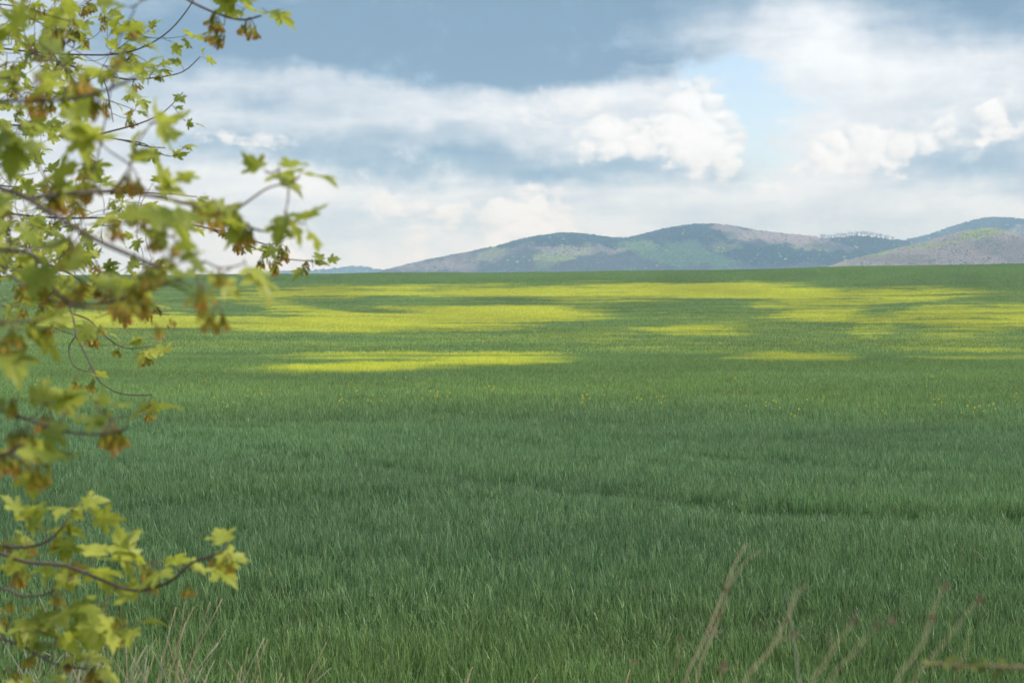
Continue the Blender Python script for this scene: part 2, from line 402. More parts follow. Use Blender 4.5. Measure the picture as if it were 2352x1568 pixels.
def build_wheat():
    mat = mat_wheat(); r = np.random.default_rng(3)
    def ring(name, y0, y1, step, protos, label, zscale=1.0):
        out = []
        for y in np.arange(y0, y1, step):
            half = .405 * y + 2.5
            xs = np.arange(-half, half, step); ys = np.full(len(xs), y)
            out.append(np.stack([xs, ys], 1))
        p = np.vstack(out); p = p + (r.random(p.shape) - .5) * step * .9
        x, y = p[:, 0], p[:, 1]; z = ground_z(x, y); n = len(x)
        tr = track_mask(x, y) if y0 < 60 else np.zeros(n)
        bush = fbm(x / 1.7, y / 1.7, 3)
        h = zscale * (.80 + .42 * bush + (r.random(n) - .5) * .22) * (1 - .62 * tr)
        h *= .72 + .28 * sstep(y, 7.5, 9.5)
        scl = np.stack([np.ones(n), np.ones(n), h], 1)
        rot = np.stack([(r.random(n) - .5) * .14, (r.random(n) - .5) * .14 + .03, r.random(n) * 6.283], 1)
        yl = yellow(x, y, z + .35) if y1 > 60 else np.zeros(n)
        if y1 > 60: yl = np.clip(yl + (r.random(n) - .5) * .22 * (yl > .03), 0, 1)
        big = fbm(x / (6 + y * .05), y / (4 + y * .03), 4)
        var = np.clip(.5 + (big - .5) * 1.1 + (r.random(n) - .5) * .22 - .30 * tr + .26 * sstep(y, 25, 42) - .16 * (1 - sstep(y, 10, 20)), 0, 1.4)
        warm = np.clip(.6 - .6 * sstep(y, 9, 17) + sstep(y, 27, 50) * .85 + (fbm(x / 5 + 3, y / 5, 3) - .5) * .7, 0, 1)
        scatter(name, protos, np.stack([x, y, z - .02], 1), rot, scl, r.integers(0, len(protos), n), {'yellow': yl, 'var': var, 'warm': warm}, label)
        print(name, n)
    near = [blade_patch('wheat_near_%d' % k, mat, .5, 420, .40, .0105, 4, 100 + k, .26) for k in range(7)]
    ring('wheat', 7.2, 34, .40, near, 'dense young green wheat blades of the near field')
    short = [blade_patch('bank_grass_%d' % k, mat, .5, 150, .40, .007, 3, 150 + k, .5) for k in range(4)]
    ring('grass', 1.0, 7.2, .42, short, 'short rough grass on the bank in front of the wheat', .75)
    mid = [blade_patch('wheat_mid_%d' % k, mat, .9, 380, .42, .014, 3, 200 + k, .26) for k in range(6)]
    ring('wheat', 34, 112, .72, mid, 'smooth green wheat of the middle of the field')
    far_ = [blade_patch('wheat_far_%d' % k, mat, 1.7, 190, .50, .05, 2, 300 + k) for k in range(6)]
    ring('wheat', 112, 505, 1.35, far_, 'distant wheat slope with yellowed bands')

# ------------------------------------------------------------------ hills and their woods
def tree_kind(name, mat, seed, bare):
    """unit tree, 1 high: trunk with limbs and a crown of many small faces"""
    r = np.random.default_rng(seed); V, Fc = [], []
    def tri(c, s, up=0):
        a = r.normal(size=3); b = r.normal(size=3); a /= np.linalg.norm(a); b -= a * b.dot(a); b /= np.linalg.norm(b)
        i = len(V); V.extend([c + a * s, c - a * s * .5 + b * s * .9, c - a * s * .5 - b * s * .9]); Fc.append((i, i + 1, i + 2))
    def stick(p, q, w0, w1):
        p = np.array(p, float); q = np.array(q, float); d = q - p
        a = np.cross(d, [0.3, .9, .1]); a /= np.linalg.norm(a); b = np.cross(d, a); b /= np.linalg.norm(b)
        i = len(V)
        for c, w_ in ((p, w0), (q, w1)):
            for k in range(3):
                an = k * 2.094; V.append(c + (a * math.cos(an) + b * math.sin(an)) * w_)
        for k in range(3): Fc.append((i + k, i + (k + 1) % 3, i + 3 + (k + 1) % 3, i + 3 + k))
    stick((0, 0, -.15), (0, 0, .55), .022, .014)
    for k in range(9 if bare else 5):
        an = r.random() * 6.28; z = .22 + .35 * r.random(); l = .2 + .18 * r.random()
        stick((0, 0, z), (math.cos(an) * l, math.sin(an) * l, z + l * (1.0 if bare else .7)), .011, .004)
    n = 90 if bare else 120
    lobes = [(np.array([math.cos(a) * .2, math.sin(a) * .2, .55 + .25 * r.random()]), .17 + .1 * r.random()) for a in r.random(6) * 6.28]
    lobes.append((np.array([0, 0, .78]), .2))
    for k in range(n):
        c, rad = lobes[r.integers(len(lobes))]
        d = r.normal(size=3); d /= np.linalg.norm(d)
        tri(c + d * rad * (r.random() ** .4), (.05 if bare else .075) * (.6 + .8 * r.random()))
    return mesh_from(name, V, Fc, mat)

def mat_forest():
    m, t = mat_new('forest_foliage')
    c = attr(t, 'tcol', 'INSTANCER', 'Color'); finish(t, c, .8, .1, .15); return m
def mat_hill():
    m, t = mat_new('hill_floor')
    pos = t.node('ShaderNodeNewGeometry').outputs['Position']
    c = t.mix(t.noise(pos, .02, 6, .6), (.045, .05, .03, 1), (.11, .095, .07, 1)); finish(t, c, .95, .05); return m

HILLS = []
def hill(name, sky_line, dist, run, label, seed, spur=.2, back=1.0):
    px = np.array([p[0] for p in sky_line], float); py = np.array([p[1] for p in sky_line], float)
    u = np.linspace(px[0], px[-1], 240)
    crest = (690 - np.interp(u, px, py)); k = np.ones(7) / 7
    crest = np.convolve(np.pad(crest, 3, 'edge'), k, 'valid')
    H = crest / F * dist + EYE
    base = -40.0
    tt = np.concatenate([np.linspace(-1, 0, 66), np.linspace(.04, 1, 24)])   # -1 foot in front, 0 crest, 1 behind
    U, T = np.meshgrid(u, tt); Hc = np.interp(U, u, H)
    X0 = (U - 1176) / F * dist
    gul = fbm(X0 / (run * .30) + seed, T * 2.2 + seed, 4) - .5
    a = np.abs(T)
    prof = np.where(T < 0, 1 - a ** 1.25 * (1 + spur * gul * 1.4), 1 - a ** 1.2)
    z = base + (Hc - base) * prof + np.where(T < 0, spur * gul * (Hc - base) * np.sin(np.pi * np.clip(a, 0, 1)) * .9, 0)
    y = dist + T * np.where(T < 0, run, run * back) + gul * run * .1 * (a > .02)
    x = X0 * (y / dist)
    lim = (Hc - EYE) * (y / dist) * .985 + EYE                               # no spur stands above its own skyline
    z = np.where(T < 0, np.minimum(z, np.where(a < .03, 1e9, lim)), z)
    nr, na = U.shape
    i = np.arange(nr - 1)[:, None] * na + np.arange(na - 1)[None]
    fc = np.stack([i, i + 1, i + na + 1, i + na], -1).reshape(-1, 4)
    me = bpy.data.meshes.new(name); me.from_pydata(np.stack([x, y, z], -1).reshape(-1, 3).tolist(), [], fc.tolist())
    me.polygons.foreach_set('use_smooth', [True] * len(me.polygons)); me.materials.append(HILL_MAT); me.update()
    put(name, me, kind='structure', label=label)
    return x, y, z, tt

PINK, DARK, GREEN, LIME, GREY = (.58, .47, .46), (.010, .020, .020), (.17, .33, .08), (.55, .64, .15), (.13, .12, .12)  # stand colours; the dark and pink also carry painted cloud shade and sunlit slope
def woods(surf, n, size, base, zones, label, seed, protos, bare_of):
    r = np.random.default_rng(seed); x, y, z, tt = surf
    nr, na = x.shape; nf = int(np.sum(tt < .16))
    i = r.random(n) * (nf - 1.01); j = r.random(n) * (na - 1.01)
    i0 = i.astype(int); j0 = j.astype(int); fi = i - i0; fj = j - j0
    def bl(a): return (a[i0, j0] * (1 - fj) + a[i0, j0 + 1] * fj) * (1 - fi) + (a[i0 + 1, j0] * (1 - fj) + a[i0 + 1, j0 + 1] * fj) * fi
    X, Y, Z = bl(x), bl(y), bl(z)
    px, py = proj(X, Y, Z)
    ok = (py < 655) & ~((px > 1880) & (px < 2058) & (i > (tt < 0).sum() - 4) & (seed == 21))
    X, Y, Z, px, py = X[ok], Y[ok], Z[ok], px[ok], py[ok]; m = len(X)
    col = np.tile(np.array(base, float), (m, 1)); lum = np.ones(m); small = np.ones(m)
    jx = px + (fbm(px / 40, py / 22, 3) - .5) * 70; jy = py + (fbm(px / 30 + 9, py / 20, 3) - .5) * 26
    for (cx, cy, rx, ry, rot, c, a) in zones:  # zones tint by stand, and paint cloud shade and sun into tree colour
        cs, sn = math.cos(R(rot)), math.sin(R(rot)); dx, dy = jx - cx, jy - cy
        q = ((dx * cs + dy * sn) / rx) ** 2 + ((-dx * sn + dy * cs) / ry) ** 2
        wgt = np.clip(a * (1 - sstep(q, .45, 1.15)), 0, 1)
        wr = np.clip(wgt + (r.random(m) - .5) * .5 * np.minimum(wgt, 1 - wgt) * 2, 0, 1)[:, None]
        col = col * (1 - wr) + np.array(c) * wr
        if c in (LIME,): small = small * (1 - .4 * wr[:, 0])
    # mixed stands
    mixn = fbm(px / 18, py / 9, 3)
    sel = (r.random(m) < .10) & (mixn > .5); col[sel] = np.array(GREEN) * .8
    sel = (r.random(m) < .01); col[sel] = col[sel] * .55 + np.array(PINK) * .45
    sel = (r.random(m) < .006); col[sel] = LIME
    col = col * (.80 + .4 * r.random((m, 1))) * (1 + (r.random((m, 3)) - .5) * .14)
    s = size * (.55 + .75 * r.random(m)) * small
    bare = (col[:, 0] > col[:, 1])
    nb = len(protos) - bare_of
    idx = np.where(bare, nb + r.integers(0, bare_of, m), r.integers(0, nb, m))
    rot = np.stack([np.zeros(m), np.zeros(m), r.random(m) * 6.28], 1)
    scl = np.stack([s * (1.0 + .4 * r.random(m))] * 2 + [s], 1)
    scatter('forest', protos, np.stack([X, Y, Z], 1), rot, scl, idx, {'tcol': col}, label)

def build_hills():
    global HILL_MAT
    HILL_MAT = mat_hill(); fm = mat_forest()
    protos = [tree_kind('leafy_tree_kind_%d' % k, fm, 40 + k, False) for k in range(4)] + [tree_kind('bare_tree_kind_%d' % k, fm, 60 + k, True) for k in range(4)]
    M = [(560, 700), (760, 665), (830, 645), (880, 629), (930, 615), (985, 603), (1075, 586), (1140, 572), (1200, 555), (1260, 545), (1310, 540), (1370, 548), (1420, 554), (1465, 550), (1510, 535), (1560, 525), (1620, 520), (1680, 524), (1730, 535), (1780, 542), (1840, 547), (1890, 552), (1950, 546), (1990, 545), (2060, 556), (2150, 580), (2300, 640), (2420, 690)]
    s = hill('hill', M, 4200, 900, 'long wooded hill range behind the middle of the field', 1.0, .34)
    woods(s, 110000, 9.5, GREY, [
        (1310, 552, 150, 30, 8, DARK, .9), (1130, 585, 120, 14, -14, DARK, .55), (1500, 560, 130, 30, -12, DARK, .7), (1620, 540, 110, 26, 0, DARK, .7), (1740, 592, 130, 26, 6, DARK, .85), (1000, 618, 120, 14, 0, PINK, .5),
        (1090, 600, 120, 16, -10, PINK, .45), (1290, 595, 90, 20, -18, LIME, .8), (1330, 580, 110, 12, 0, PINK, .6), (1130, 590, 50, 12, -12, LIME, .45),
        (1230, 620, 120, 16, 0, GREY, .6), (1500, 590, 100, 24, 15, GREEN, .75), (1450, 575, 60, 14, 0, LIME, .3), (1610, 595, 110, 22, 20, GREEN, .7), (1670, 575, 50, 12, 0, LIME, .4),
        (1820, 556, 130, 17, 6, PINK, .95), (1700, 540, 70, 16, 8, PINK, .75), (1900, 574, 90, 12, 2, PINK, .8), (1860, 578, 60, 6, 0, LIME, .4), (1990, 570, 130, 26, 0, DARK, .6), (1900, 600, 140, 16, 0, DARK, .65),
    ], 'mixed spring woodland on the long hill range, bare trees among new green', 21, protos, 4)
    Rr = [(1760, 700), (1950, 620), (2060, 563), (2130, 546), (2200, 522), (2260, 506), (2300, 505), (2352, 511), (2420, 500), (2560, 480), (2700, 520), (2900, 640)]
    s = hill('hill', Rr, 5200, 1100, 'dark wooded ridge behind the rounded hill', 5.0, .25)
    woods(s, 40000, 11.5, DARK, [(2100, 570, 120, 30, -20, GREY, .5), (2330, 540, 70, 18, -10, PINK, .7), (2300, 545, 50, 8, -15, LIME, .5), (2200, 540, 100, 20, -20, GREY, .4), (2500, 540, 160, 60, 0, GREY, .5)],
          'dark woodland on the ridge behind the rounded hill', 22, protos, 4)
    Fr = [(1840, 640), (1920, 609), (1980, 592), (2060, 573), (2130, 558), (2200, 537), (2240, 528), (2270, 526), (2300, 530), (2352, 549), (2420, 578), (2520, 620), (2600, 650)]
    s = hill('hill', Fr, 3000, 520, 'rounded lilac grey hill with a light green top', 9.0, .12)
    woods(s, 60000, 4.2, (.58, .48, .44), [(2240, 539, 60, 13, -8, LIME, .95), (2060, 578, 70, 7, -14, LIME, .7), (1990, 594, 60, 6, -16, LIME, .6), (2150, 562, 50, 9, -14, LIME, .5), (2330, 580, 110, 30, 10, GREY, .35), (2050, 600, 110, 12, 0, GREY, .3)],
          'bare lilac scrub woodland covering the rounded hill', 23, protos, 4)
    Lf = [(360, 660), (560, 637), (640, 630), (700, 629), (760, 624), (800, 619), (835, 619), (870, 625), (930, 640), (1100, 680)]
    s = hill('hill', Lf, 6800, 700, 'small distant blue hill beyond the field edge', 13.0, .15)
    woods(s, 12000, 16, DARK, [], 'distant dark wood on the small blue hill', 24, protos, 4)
    # trees standing one by one along the saddle of the range
    r = np.random.default_rng(77)
    bm = bpy.data.materials.new('ridge_bark'); bm.use_nodes = True
    bark, t = mat_new('ridge_tree_bark'); pos = t.node('ShaderNodeNewGeometry').outputs['Position']
    finish(t, t.mix(t.noise(pos, .4, 3), (.035, .032, .030, 1), (.07, .06, .055, 1)), .9, .1)
    bpy.data.materials.remove(bm)
    mxs = np.array([p[0] for p in M], float); mys = np.array([p[1] for p in M], float)
    base_tr = None
    for k, px in enumerate(np.linspace(1885, 2052, 34) + (r.random(34) - .5) * 4):
        py = float(np.interp(px, mxs, mys)); g = at(px, py + 1.0, 4200)
        if base_tr is None: base_tr = ridge_tree_parts(bark)
        tr_m, cr_m = base_tr[k % 3]
        o = empty('bare_tree', g, 'thin bare tree in the row along the hill saddle against the sky', 'tree', 'row of bare trees on the hill saddle')
        h = 16 + 6 * r.random(); o.scale = (h * 1.1, h * 1.1, h); o.rotation_euler = (0, 0, r.random() * 6.28)
        put('trunk', tr_m, o); put('crown', cr_m, o)

def ridge_tree_parts(mat):
    out = []
    for k in range(3):
        r = np.random.default_rng(400 + k)
        tv, tf = tube([(0, 0, -.1), (.01, 0, .25), (0, .01, .55), (0, 0, .8)], [.032, .026, .02, .006], 5)
        cv, cf = [], []
        for q in range(26):
            an = r.random() * 6.28; z = .38 + .4 * r.random(); l = .12 + .2 * r.random()
            e = (math.cos(an) * l, math.sin(an) * l, z + l * .9)
            v, f = tube([(0, 0, z), (e[0] * .5, e[1] * .5, z + l * .35), e], [.010, .007, .003], 3)
            o = len(cv); cv += v; cf += [tuple(i + o for i in q_) for q_ in f]
            for s in range(3):
                a2 = an + (r.random() - .5) * 2; v, f = tube([e, (e[0] + math.cos(a2) * .07, e[1] + math.sin(a2) * .07, e[2] + .06 * r.random())], [.006, .003], 3)
                o = len(cv); cv += v; cf += [tuple(i + o for i in q_) for q_ in f]
        out.append((mesh_from('ridge_trunk_%d' % k, tv, tf, mat, True), mesh_from('ridge_crown_%d' % k, cv, cf, mat, True)))
    return out

# ------------------------------------------------------------------ tubes
def tube(pts, rad, n=6, cap=True):
    pts = [Vector(p) for p in pts]; V, Fc = [], []
    up = Vector((0.13, .31, .94)).normalized(); a = None
    for i, p in enumerate(pts):
        d = (pts[min(i + 1, len(pts) - 1)] - pts[max(i - 1, 0)]).normalized()
        if a is None: a = d.cross(up if abs(d.dot(up)) < .95 else Vector((1, 0, 0))).normalized()
        else: a = (a - d * a.dot(d)).normalized()
        b = d.cross(a)
        for k in range(n):
            an = 2 * math.pi * k / n; V.append(tuple(p + (a * math.cos(an) + b * math.sin(an)) * rad[i]))
    for i in range(len(pts) - 1):
        for k in range(n):
            Fc.append((i * n + k, i * n + (k + 1) % n, (i + 1) * n + (k + 1) % n, (i + 1) * n + k))
    if cap:
        Fc.append(tuple(range(n - 1, -1, -1))); q = (len(pts) - 1) * n; Fc.append(tuple(range(q, q + n)))
    return V, Fc
def even(pts, step):
    out = [Vector(pts[0])]
    for a, b in zip(pts[:-1], pts[1:]):
        n = max(1, int(math.ceil((Vector(b) - Vector(a)).length / step)))
        out += [Vector(a).lerp(Vector(b), k / n) for k in range(1, n + 1)]
    return out
def smooth_path(pts, per=5):
    pts = [Vector(p) for p in pts]; out = []
    for i in range(len(pts) - 1):
        p0 = pts[max(i - 1, 0)]; p1 = pts[i]; p2 = pts[i + 1]; p3 = pts[min(i + 2, len(pts) - 1)]
        for k in range(per):
            t = k / per
            out.append(.5 * ((2 * p1) + (p2 - p0) * t + (2 * p0 - 5 * p1 + 4 * p2 - p3) * t * t + (3 * p1 - p0 - 3 * p2 + p3) * t ** 3))
    out.append(pts[-1]); return out

# ------------------------------------------------------------------ maple
def leaf_mesh(name, mat, seed):
    r = np.random.default_rng(seed)
    half = [(0, 0), (.10, -.06), (.24, -.09), (.33, -.03), (.47, .00), (.40, .08), (.37, .13), (.29, .20), (.43, .25), (.47, .35), (.60, .36), (.62, .46), (.74, .56), (.58, .57), (.50, .63), (.40, .57), (.27, .50),
            (.26, .60), (.33, .69), (.24, .75), (.27, .88), (.13, .88), (.09, .98), (0, 1.15)]
    half = [(x * (1 + (r.random() - .5) * .12), y + (r.random() - .5) * .03) for x, y in half]
    out = half + [(-x, y) for x, y in half[-2:0:-1]]
    out = np.array(out); c = np.array([0, .30]); n = len(out)
    bend = .12 + .32 * r.random(); fold = .12 + .35 * r.random(); tw = (r.random() - .5) * .5; ph = r.random() * 6
    def zz(p):
        x, y = p; rr = math.hypot(x, y - .3)
        return -bend * rr * rr * .9 + fold * abs(x) * .55 - bend * max(y - .25, 0) ** 2 * .7 + tw * x * y + .05 * math.sin(9 * math.atan2(y - .3, x) + ph) * rr
    V = [(c[0], c[1], zz(c))]; 
    for s in (.5, 1.0):
        for p in out:
            q = c + (p - c) * s; V.append((q[0], q[1], zz(q)))
    Fc = [(0, 1 + k, 1 + (k + 1) % n) for k in range(n)]
    Fc += [(1 + k, 1 + n + k, 1 + n + (k + 1) % n, 1 + (k + 1) % n) for k in range(n)]
    pv, pf = tube([(0, .02, zz((0, 0))), (.02, -.25, zz((0, 0)) + .04), (0, -.5, .10)], [.013, .011, .014], 4)
    o = len(V); V += pv; npal = len(Fc); Fc += [tuple(i + o for i in f) for f in pf]
    me = mesh_from(name, V, Fc, mat[0], True); me.materials.append(mat[1])
    me.polygons.foreach_set('material_index', [0] * npal + [1] * (len(Fc) - npal)); return me
def seed_mesh(name, mat, seed):
    """a hanging bunch of winged maple seeds on thin stalks"""
    r = np.random.default_rng(seed); V, Fc, mi = [], [], []
    for k in range(r.integers(5, 11)):
        an = r.random() * 6.28; sp = .5 * r.random() ** .7; L = .35 + .5 * r.random()
        q = Vector((math.cos(an) * sp, math.sin(an) * sp, -L))
        v, f = tube([(0, 0, 0), (q.x * .6, q.y * .6, q.z * .4), q], [.018, .014, .014], 4)
        o = len(V); V += v; Fc += [tuple(i + o for i in x) for x in f]; mi += [1] * len(f)
        wa = r.random() * 6.28
        for s in (-1, 1):
            spread = .35 + .35 * r.random()
            d = Vector((math.cos(wa) * math.sin(spread) * s, math.sin(wa) * math.sin(spread) * s, -math.cos(spread)))
            side = d.cross(Vector((math.sin(wa), -math.cos(wa), .2))).normalized(); nn = d.cross(side) * .03
            wl = .55 + .2 * r.random(); o = len(V)
            prof = [(0, -.04, .05), (.12, -.07, .08), (.26, -.05, .07), (.5, -.09, .10), (.8, -.14, .11), (1.0, -.08, .05)]
            for (f_, a_, b_) in prof:
                cpt = q + d * (wl * f_); V += [tuple(cpt + side * a_ + nn * (1 if f_ < .3 else .3)), tuple(cpt + side * b_ + nn * (1 if f_ < .3 else .3)), ]
            for x in range(len(prof) - 1):
                Fc.append((o + 2 * x, o + 2 * x + 1, o + 2 * x + 3, o + 2 * x + 2)); mi.append(0)
            v = [tuple(q + d * (.02 + .2 * math.cos(t_)) * 1 + side * .055 * math.sin(t_) * c_ + nn * 1.6 * s_) for t_ in (0, 1.0, 2.1, 3.14) for c_, s_ in ((1, 0), (0, 1), (-1, 0), (0, -1))]
            o = len(V); V += v
            for x in range(3):
                for y_ in range(4): Fc.append((o + x * 4 + y_, o + x * 4 + (y_ + 1) % 4, o + x * 4 + 4 + (y_ + 1) % 4, o + x * 4 + 4 + y_)); mi.append(0)
    me = mesh_from(name, V, Fc, mat[0], True); me.materials.append(mat[1]); me.polygons.foreach_set('material_index', mi); return me

def maple_mats():
    oi = lambda t: t.node('ShaderNodeObjectInfo').outputs['Random']
    m, t = mat_new('maple_leaf')
    tcn = t.node('ShaderNodeTexCoord').outputs['Object']
    pos = t.node('ShaderNodeNewGeometry').outputs['Position']
    n = t.smooth(t.noise(pos, 7, 3), .3, .7); nf = t.noise(pos, 90, 4, .6)
    c = t.mix(n, (.13, .19, .028, 1), (.56, .58, .10, 1))
    c = t.mix(t.m('MULTIPLY', nf, .30), c, (.14, .22, .03, 1))
    tc_ = t.mix(.5, c, (.66, .70, .08, 1))
    finish(t, c, .42, .35, .5, tc_); leaf = m
    m, t = mat_new('maple_petiole'); pos = t.node('ShaderNodeNewGeometry').outputs['Position']
    finish(t, t.mix(t.noise(pos, 30, 2), (.17, .06, .03, 1), (.20, .17, .05, 1)), .5, .3); pet = m
    m, t = mat_new('maple_seed_wing')
    tcn = t.node('ShaderNodeTexCoord').outputs['Object']; s = t.node('ShaderNodeSeparateXYZ'); t.put(s.inputs[0], tcn)
    pos = t.node('ShaderNodeNewGeometry').outputs['Position']
    f = t.m('ADD', t.m('MULTIPLY', s.outputs[2], -1.0), t.m('MULTIPLY', t.noise(pos, 22, 3), .9))
    c = t.ramp(t.smooth(f, .80, 1.95), [(0, (.30, .34, .055)), (.45, (.46, .40, .06)), (1, (.50, .22, .06))])
    finish(t, c, .5, .3, .4, t.mix(.4, c, (.5, .35, .03, 1))); wing = m
    m, t = mat_new('maple_bark'); pos = t.node('ShaderNodeNewGeometry').outputs['Position']
    n = t.noise(pos, 60, 5, .65); bm = t.node('ShaderNodeBump'); bm.inputs['Strength'].default_value = .5; bm.inputs['Distance'].default_value = .01; t.put(bm.inputs['Height'], n)
    finish(t, t.mix(n, (.05, .035, .032, 1), (.19, .155, .14, 1)), .8, .2, bump=bm.outputs[0]); bark = m
    return leaf, pet, wing, bark

def build_maple():
    r = np.random.default_rng(91); leafm, pet, wing, bark = maple_mats()
    tx, ty = -3.4, 3.6; tz = float(ground_z(tx, ty))
    tree = empty('maple_tree', (tx, ty, tz), 'maple tree with young yellow green leaves and winged seeds reaching in over the field', 'tree')
    inv = Vector((tx, ty, tz))
    def child(name, me, parent=tree, **kw):
        return put(name, me, parent, **kw)
    def tube_part(name, pts, rad, n=6, parent=None):
        v, f = tube([p - inv for p in pts], rad, n); return child(name, mesh_from(name, v, f, bark, True), parent or tree)
    tp = smooth_path([(tx, ty, tz - .15), (tx + .03, ty, tz + .5), (tx - .05, ty + .05, tz + 1.8), (tx + .05, ty + .1, tz + 3.2), (tx, ty + .2, tz + 4.8), (tx + .15, ty + .2, tz + 6.2)], 6)
    rad = [max(.26 * (1 - i / len(tp)) ** .8 + .02 + (.12 if i == 0 else .05 if i == 1 else 0), .02) for i in range(len(tp))]
    tube_part('trunk', tp, rad, 14)
    # main limbs and boughs drawn along the photograph's own branches: (px, py, depth)
    B = [
        # near boughs
        ([(-420, 330, 2.1), (-160, 385, 1.85), (0, 432, 1.7), (60, 455, 1.66), (150, 510, 1.62), (230, 555, 1.6), (310, 590, 1.58), (365, 615, 1.56)], .0048, .0026),
        ([(-420, 520, 2.2), (-160, 560, 2.0), (60, 580, 1.9), (110, 640, 1.86), (150, 690, 1.84), (230, 697, 1.82), (320, 672, 1.8), (410, 640, 1.78), (470, 600, 1.76)], .0044, .0018),
        ([(-420, 560, 2.5), (-120, 590, 2.3), (0, 622, 2.2), (100, 680, 2.15), (200, 708, 2.1), (330, 700, 2.06)], .0042, .0016),
        ([(-420, 190, 2.0), (-100, 225, 1.75), (80, 232, 1.66), (180, 225, 1.62), (250, 205, 1.6), (310, 178, 1.58)], .0044, .0018),
        ([(-420, 880, 2.2), (-60, 930, 1.95), (60, 962, 1.88), (150, 990, 1.84), (230, 996, 1.82), (290, 985, 1.8)], .0042, .0018),
        ([(-420, 700, 2.0), (-150, 720, 1.75), (10, 745, 1.66)], .004, .002),
        ([(-420, 1040, 2.1), (-150, 1050, 1.9), (0, 1045, 1.8), (50, 1020, 1.78)], .004, .002),
        ([(60, 455, 1.66), (250, 440, 1.8), (400, 460, 1.9), (520, 500, 1.95), (600, 530, 1.98), (640, 520, 2.0)], .003, .0014),
        ([(520, 500, 1.95), (580, 455, 1.95), (620, 430, 1.95), (670, 420, 1.95)], .0018, .001),
        # low boughs
        ([(-420, 1210, 2.9), (-120, 1235, 2.7), (0, 1270, 2.6), (60, 1290, 2.56), (150, 1298, 2.54), (230, 1330, 2.52), (310, 1355, 2.5), (390, 1335, 2.48), (440, 1292, 2.46), (510, 1268, 2.44)], .0066, .0022),
        ([(-420, 1330, 2.9), (-120, 1350, 2.7), (0, 1350, 2.6), (50, 1368, 2.58), (110, 1362, 2.56), (170, 1325, 2.56)], .005, .002),
        ([(-120, 1235, 2.7), (20, 1255, 2.66), (90, 1250, 2.66), (130, 1225, 2.66), (160, 1185, 2.66)], .0036, .002),
        ([(-420, 1430, 2.9), (-100, 1440, 2.7), (0, 1465, 2.6), (60, 1488, 2.56), (130, 1525, 2.54), (200, 1535, 2.54)], .005, .002),
        # boughs further back
        ([(-420, 60, 6.5), (-150, 90, 6.2), (60, 118, 6.0), (190, 126, 5.9), (270, 124, 5.85), (330, 108, 5.8), (390, 70, 5.75), (440, 8, 5.7), (470, -60, 5.7)], .010, .0022),
        ([(60, 118, 6.0), (120, 138, 5.95), (200, 162, 5.9), (290, 182, 5.85), (360, 178, 5.8), (420, 165, 5.78), (460, 130, 5.75)], .0055, .0018),
        ([(215, 165, 5.9), (240, 190, 5.9), (252, 235, 5.9), (260, 280, 5.9)], .003, .0016),
        ([(-420, 270, 6.4), (-120, 280, 6.1), (80, 290, 5.7), (120, 290, 5.65), (160, 312, 5.6), (200, 315, 5.6), (270, 320, 5.55), (330, 335, 5.5), (380, 340, 5.5)], .010, .0022),
        ([(200, 315, 5.6), (300, 290, 5.5), (350, 272, 5.5), (385, 250, 5.5), (420, 212, 5.5)], .004, .0014),
        ([(270, 320, 5.55), (330, 330, 5.5), (365, 352, 5.5), (400, 358, 5.5), (425, 335, 5.5)], .003, .0014),
        ([(-420, 470, 6.2), (-100, 480, 5.8), (120, 500, 5.4), (260, 500, 5.2), (400, 510, 5.0), (480, 525, 4.9), (560, 545, 4.8), (620, 562, 4.75), (660, 540, 4.7)], .010, .002),
        ([(480, 525, 4.9), (560, 560, 4.8), (640, 590, 4.7), (690, 598, 4.65), (740, 600, 4.6)], .003, .0013),
        ([(-300, 560, 5.8), (-60, 570, 5.4), (60, 600, 5.0), (130, 660, 4.8), (165, 720, 4.6), (175, 770, 4.5), (195, 810, 4.45), (215, 850, 4.4), (232, 878, 4.4), (275, 903, 4.38), (330, 907, 4.36), (350, 905, 4.36)], .008, .0018),
        ([(165, 720, 4.6), (205, 735, 4.55), (245, 775, 4.5), (290, 800, 4.5), (345, 795, 4.5)], .003, .0014),
        ([(175, 770, 4.5), (158, 800, 4.5), (170, 840, 4.48), (215, 858, 4.45)], .0024, .0014),
        ([(130, 660, 4.8), (105, 690, 4.8), (100, 720, 4.8), (125, 752, 4.8), (190, 775, 4.7)], .0026, .0014),
        ([(-60, 570, 5.4), (120, 610, 5.2), (260, 690, 4.9), (330, 715, 4.8), (390, 722, 4.8)], .005, .0016),
        ([(-420, -60, 4.0), (0, -60, 3.6), (250, -55, 3.4), (380, -30, 3.3), (440, 5, 3.25), (500, 32, 3.2), (555, 46, 3.18), (600, 36, 3.16)], .008, .002),
        ([(-420, 400, 6.6), (-60, 420, 6.2), (120, 440, 6.0), (260, 440, 5.8), (380, 445, 5.6), (450, 452, 5.5)], .009, .0018),
        ([(-420, 20, 5.2), (0, 10, 5.0), (60, 40, 4.9), (130, 65, 4.9), (180, 75, 4.9)], .006, .0018),
    ]
    pool = []                                       # (point, depth, radius)
    def on_trunk(p):
        zt = min(max(p.z - .35 + .25 * (p - Vector((tx, ty, p.z))).length * 0, tz + .6), tz + 5.8)
        return min(tp, key=lambda q: abs(q.z - zt))
    for pts, r0, r1 in B:
        path = [at(*p) for p in pts]
        start = pts[0][0] <= -300
        if start:                                   # carry the bough back to the trunk
            q = on_trunk(path[0]); mid = (q * .5 + path[0] * .5) + Vector((0, 0, .12))
            path = even(smooth_path([q, mid, path[0]], 4), .15)[:-1] + path
        path = smooth_path(path, 4); n = len(path)
        if start:
            ra = [r0 + (.020 * max(0, 1 - i / 12.0) ** 1.3) if i < 12 else r0 + (r1 - r0) * (i - 12) / max(n - 13, 1) for i in range(n)]
        else: ra = [r0 + (r1 - r0) * i / (n - 1) for i in range(n)]
        br = tube_part('branch', path, ra, 7)
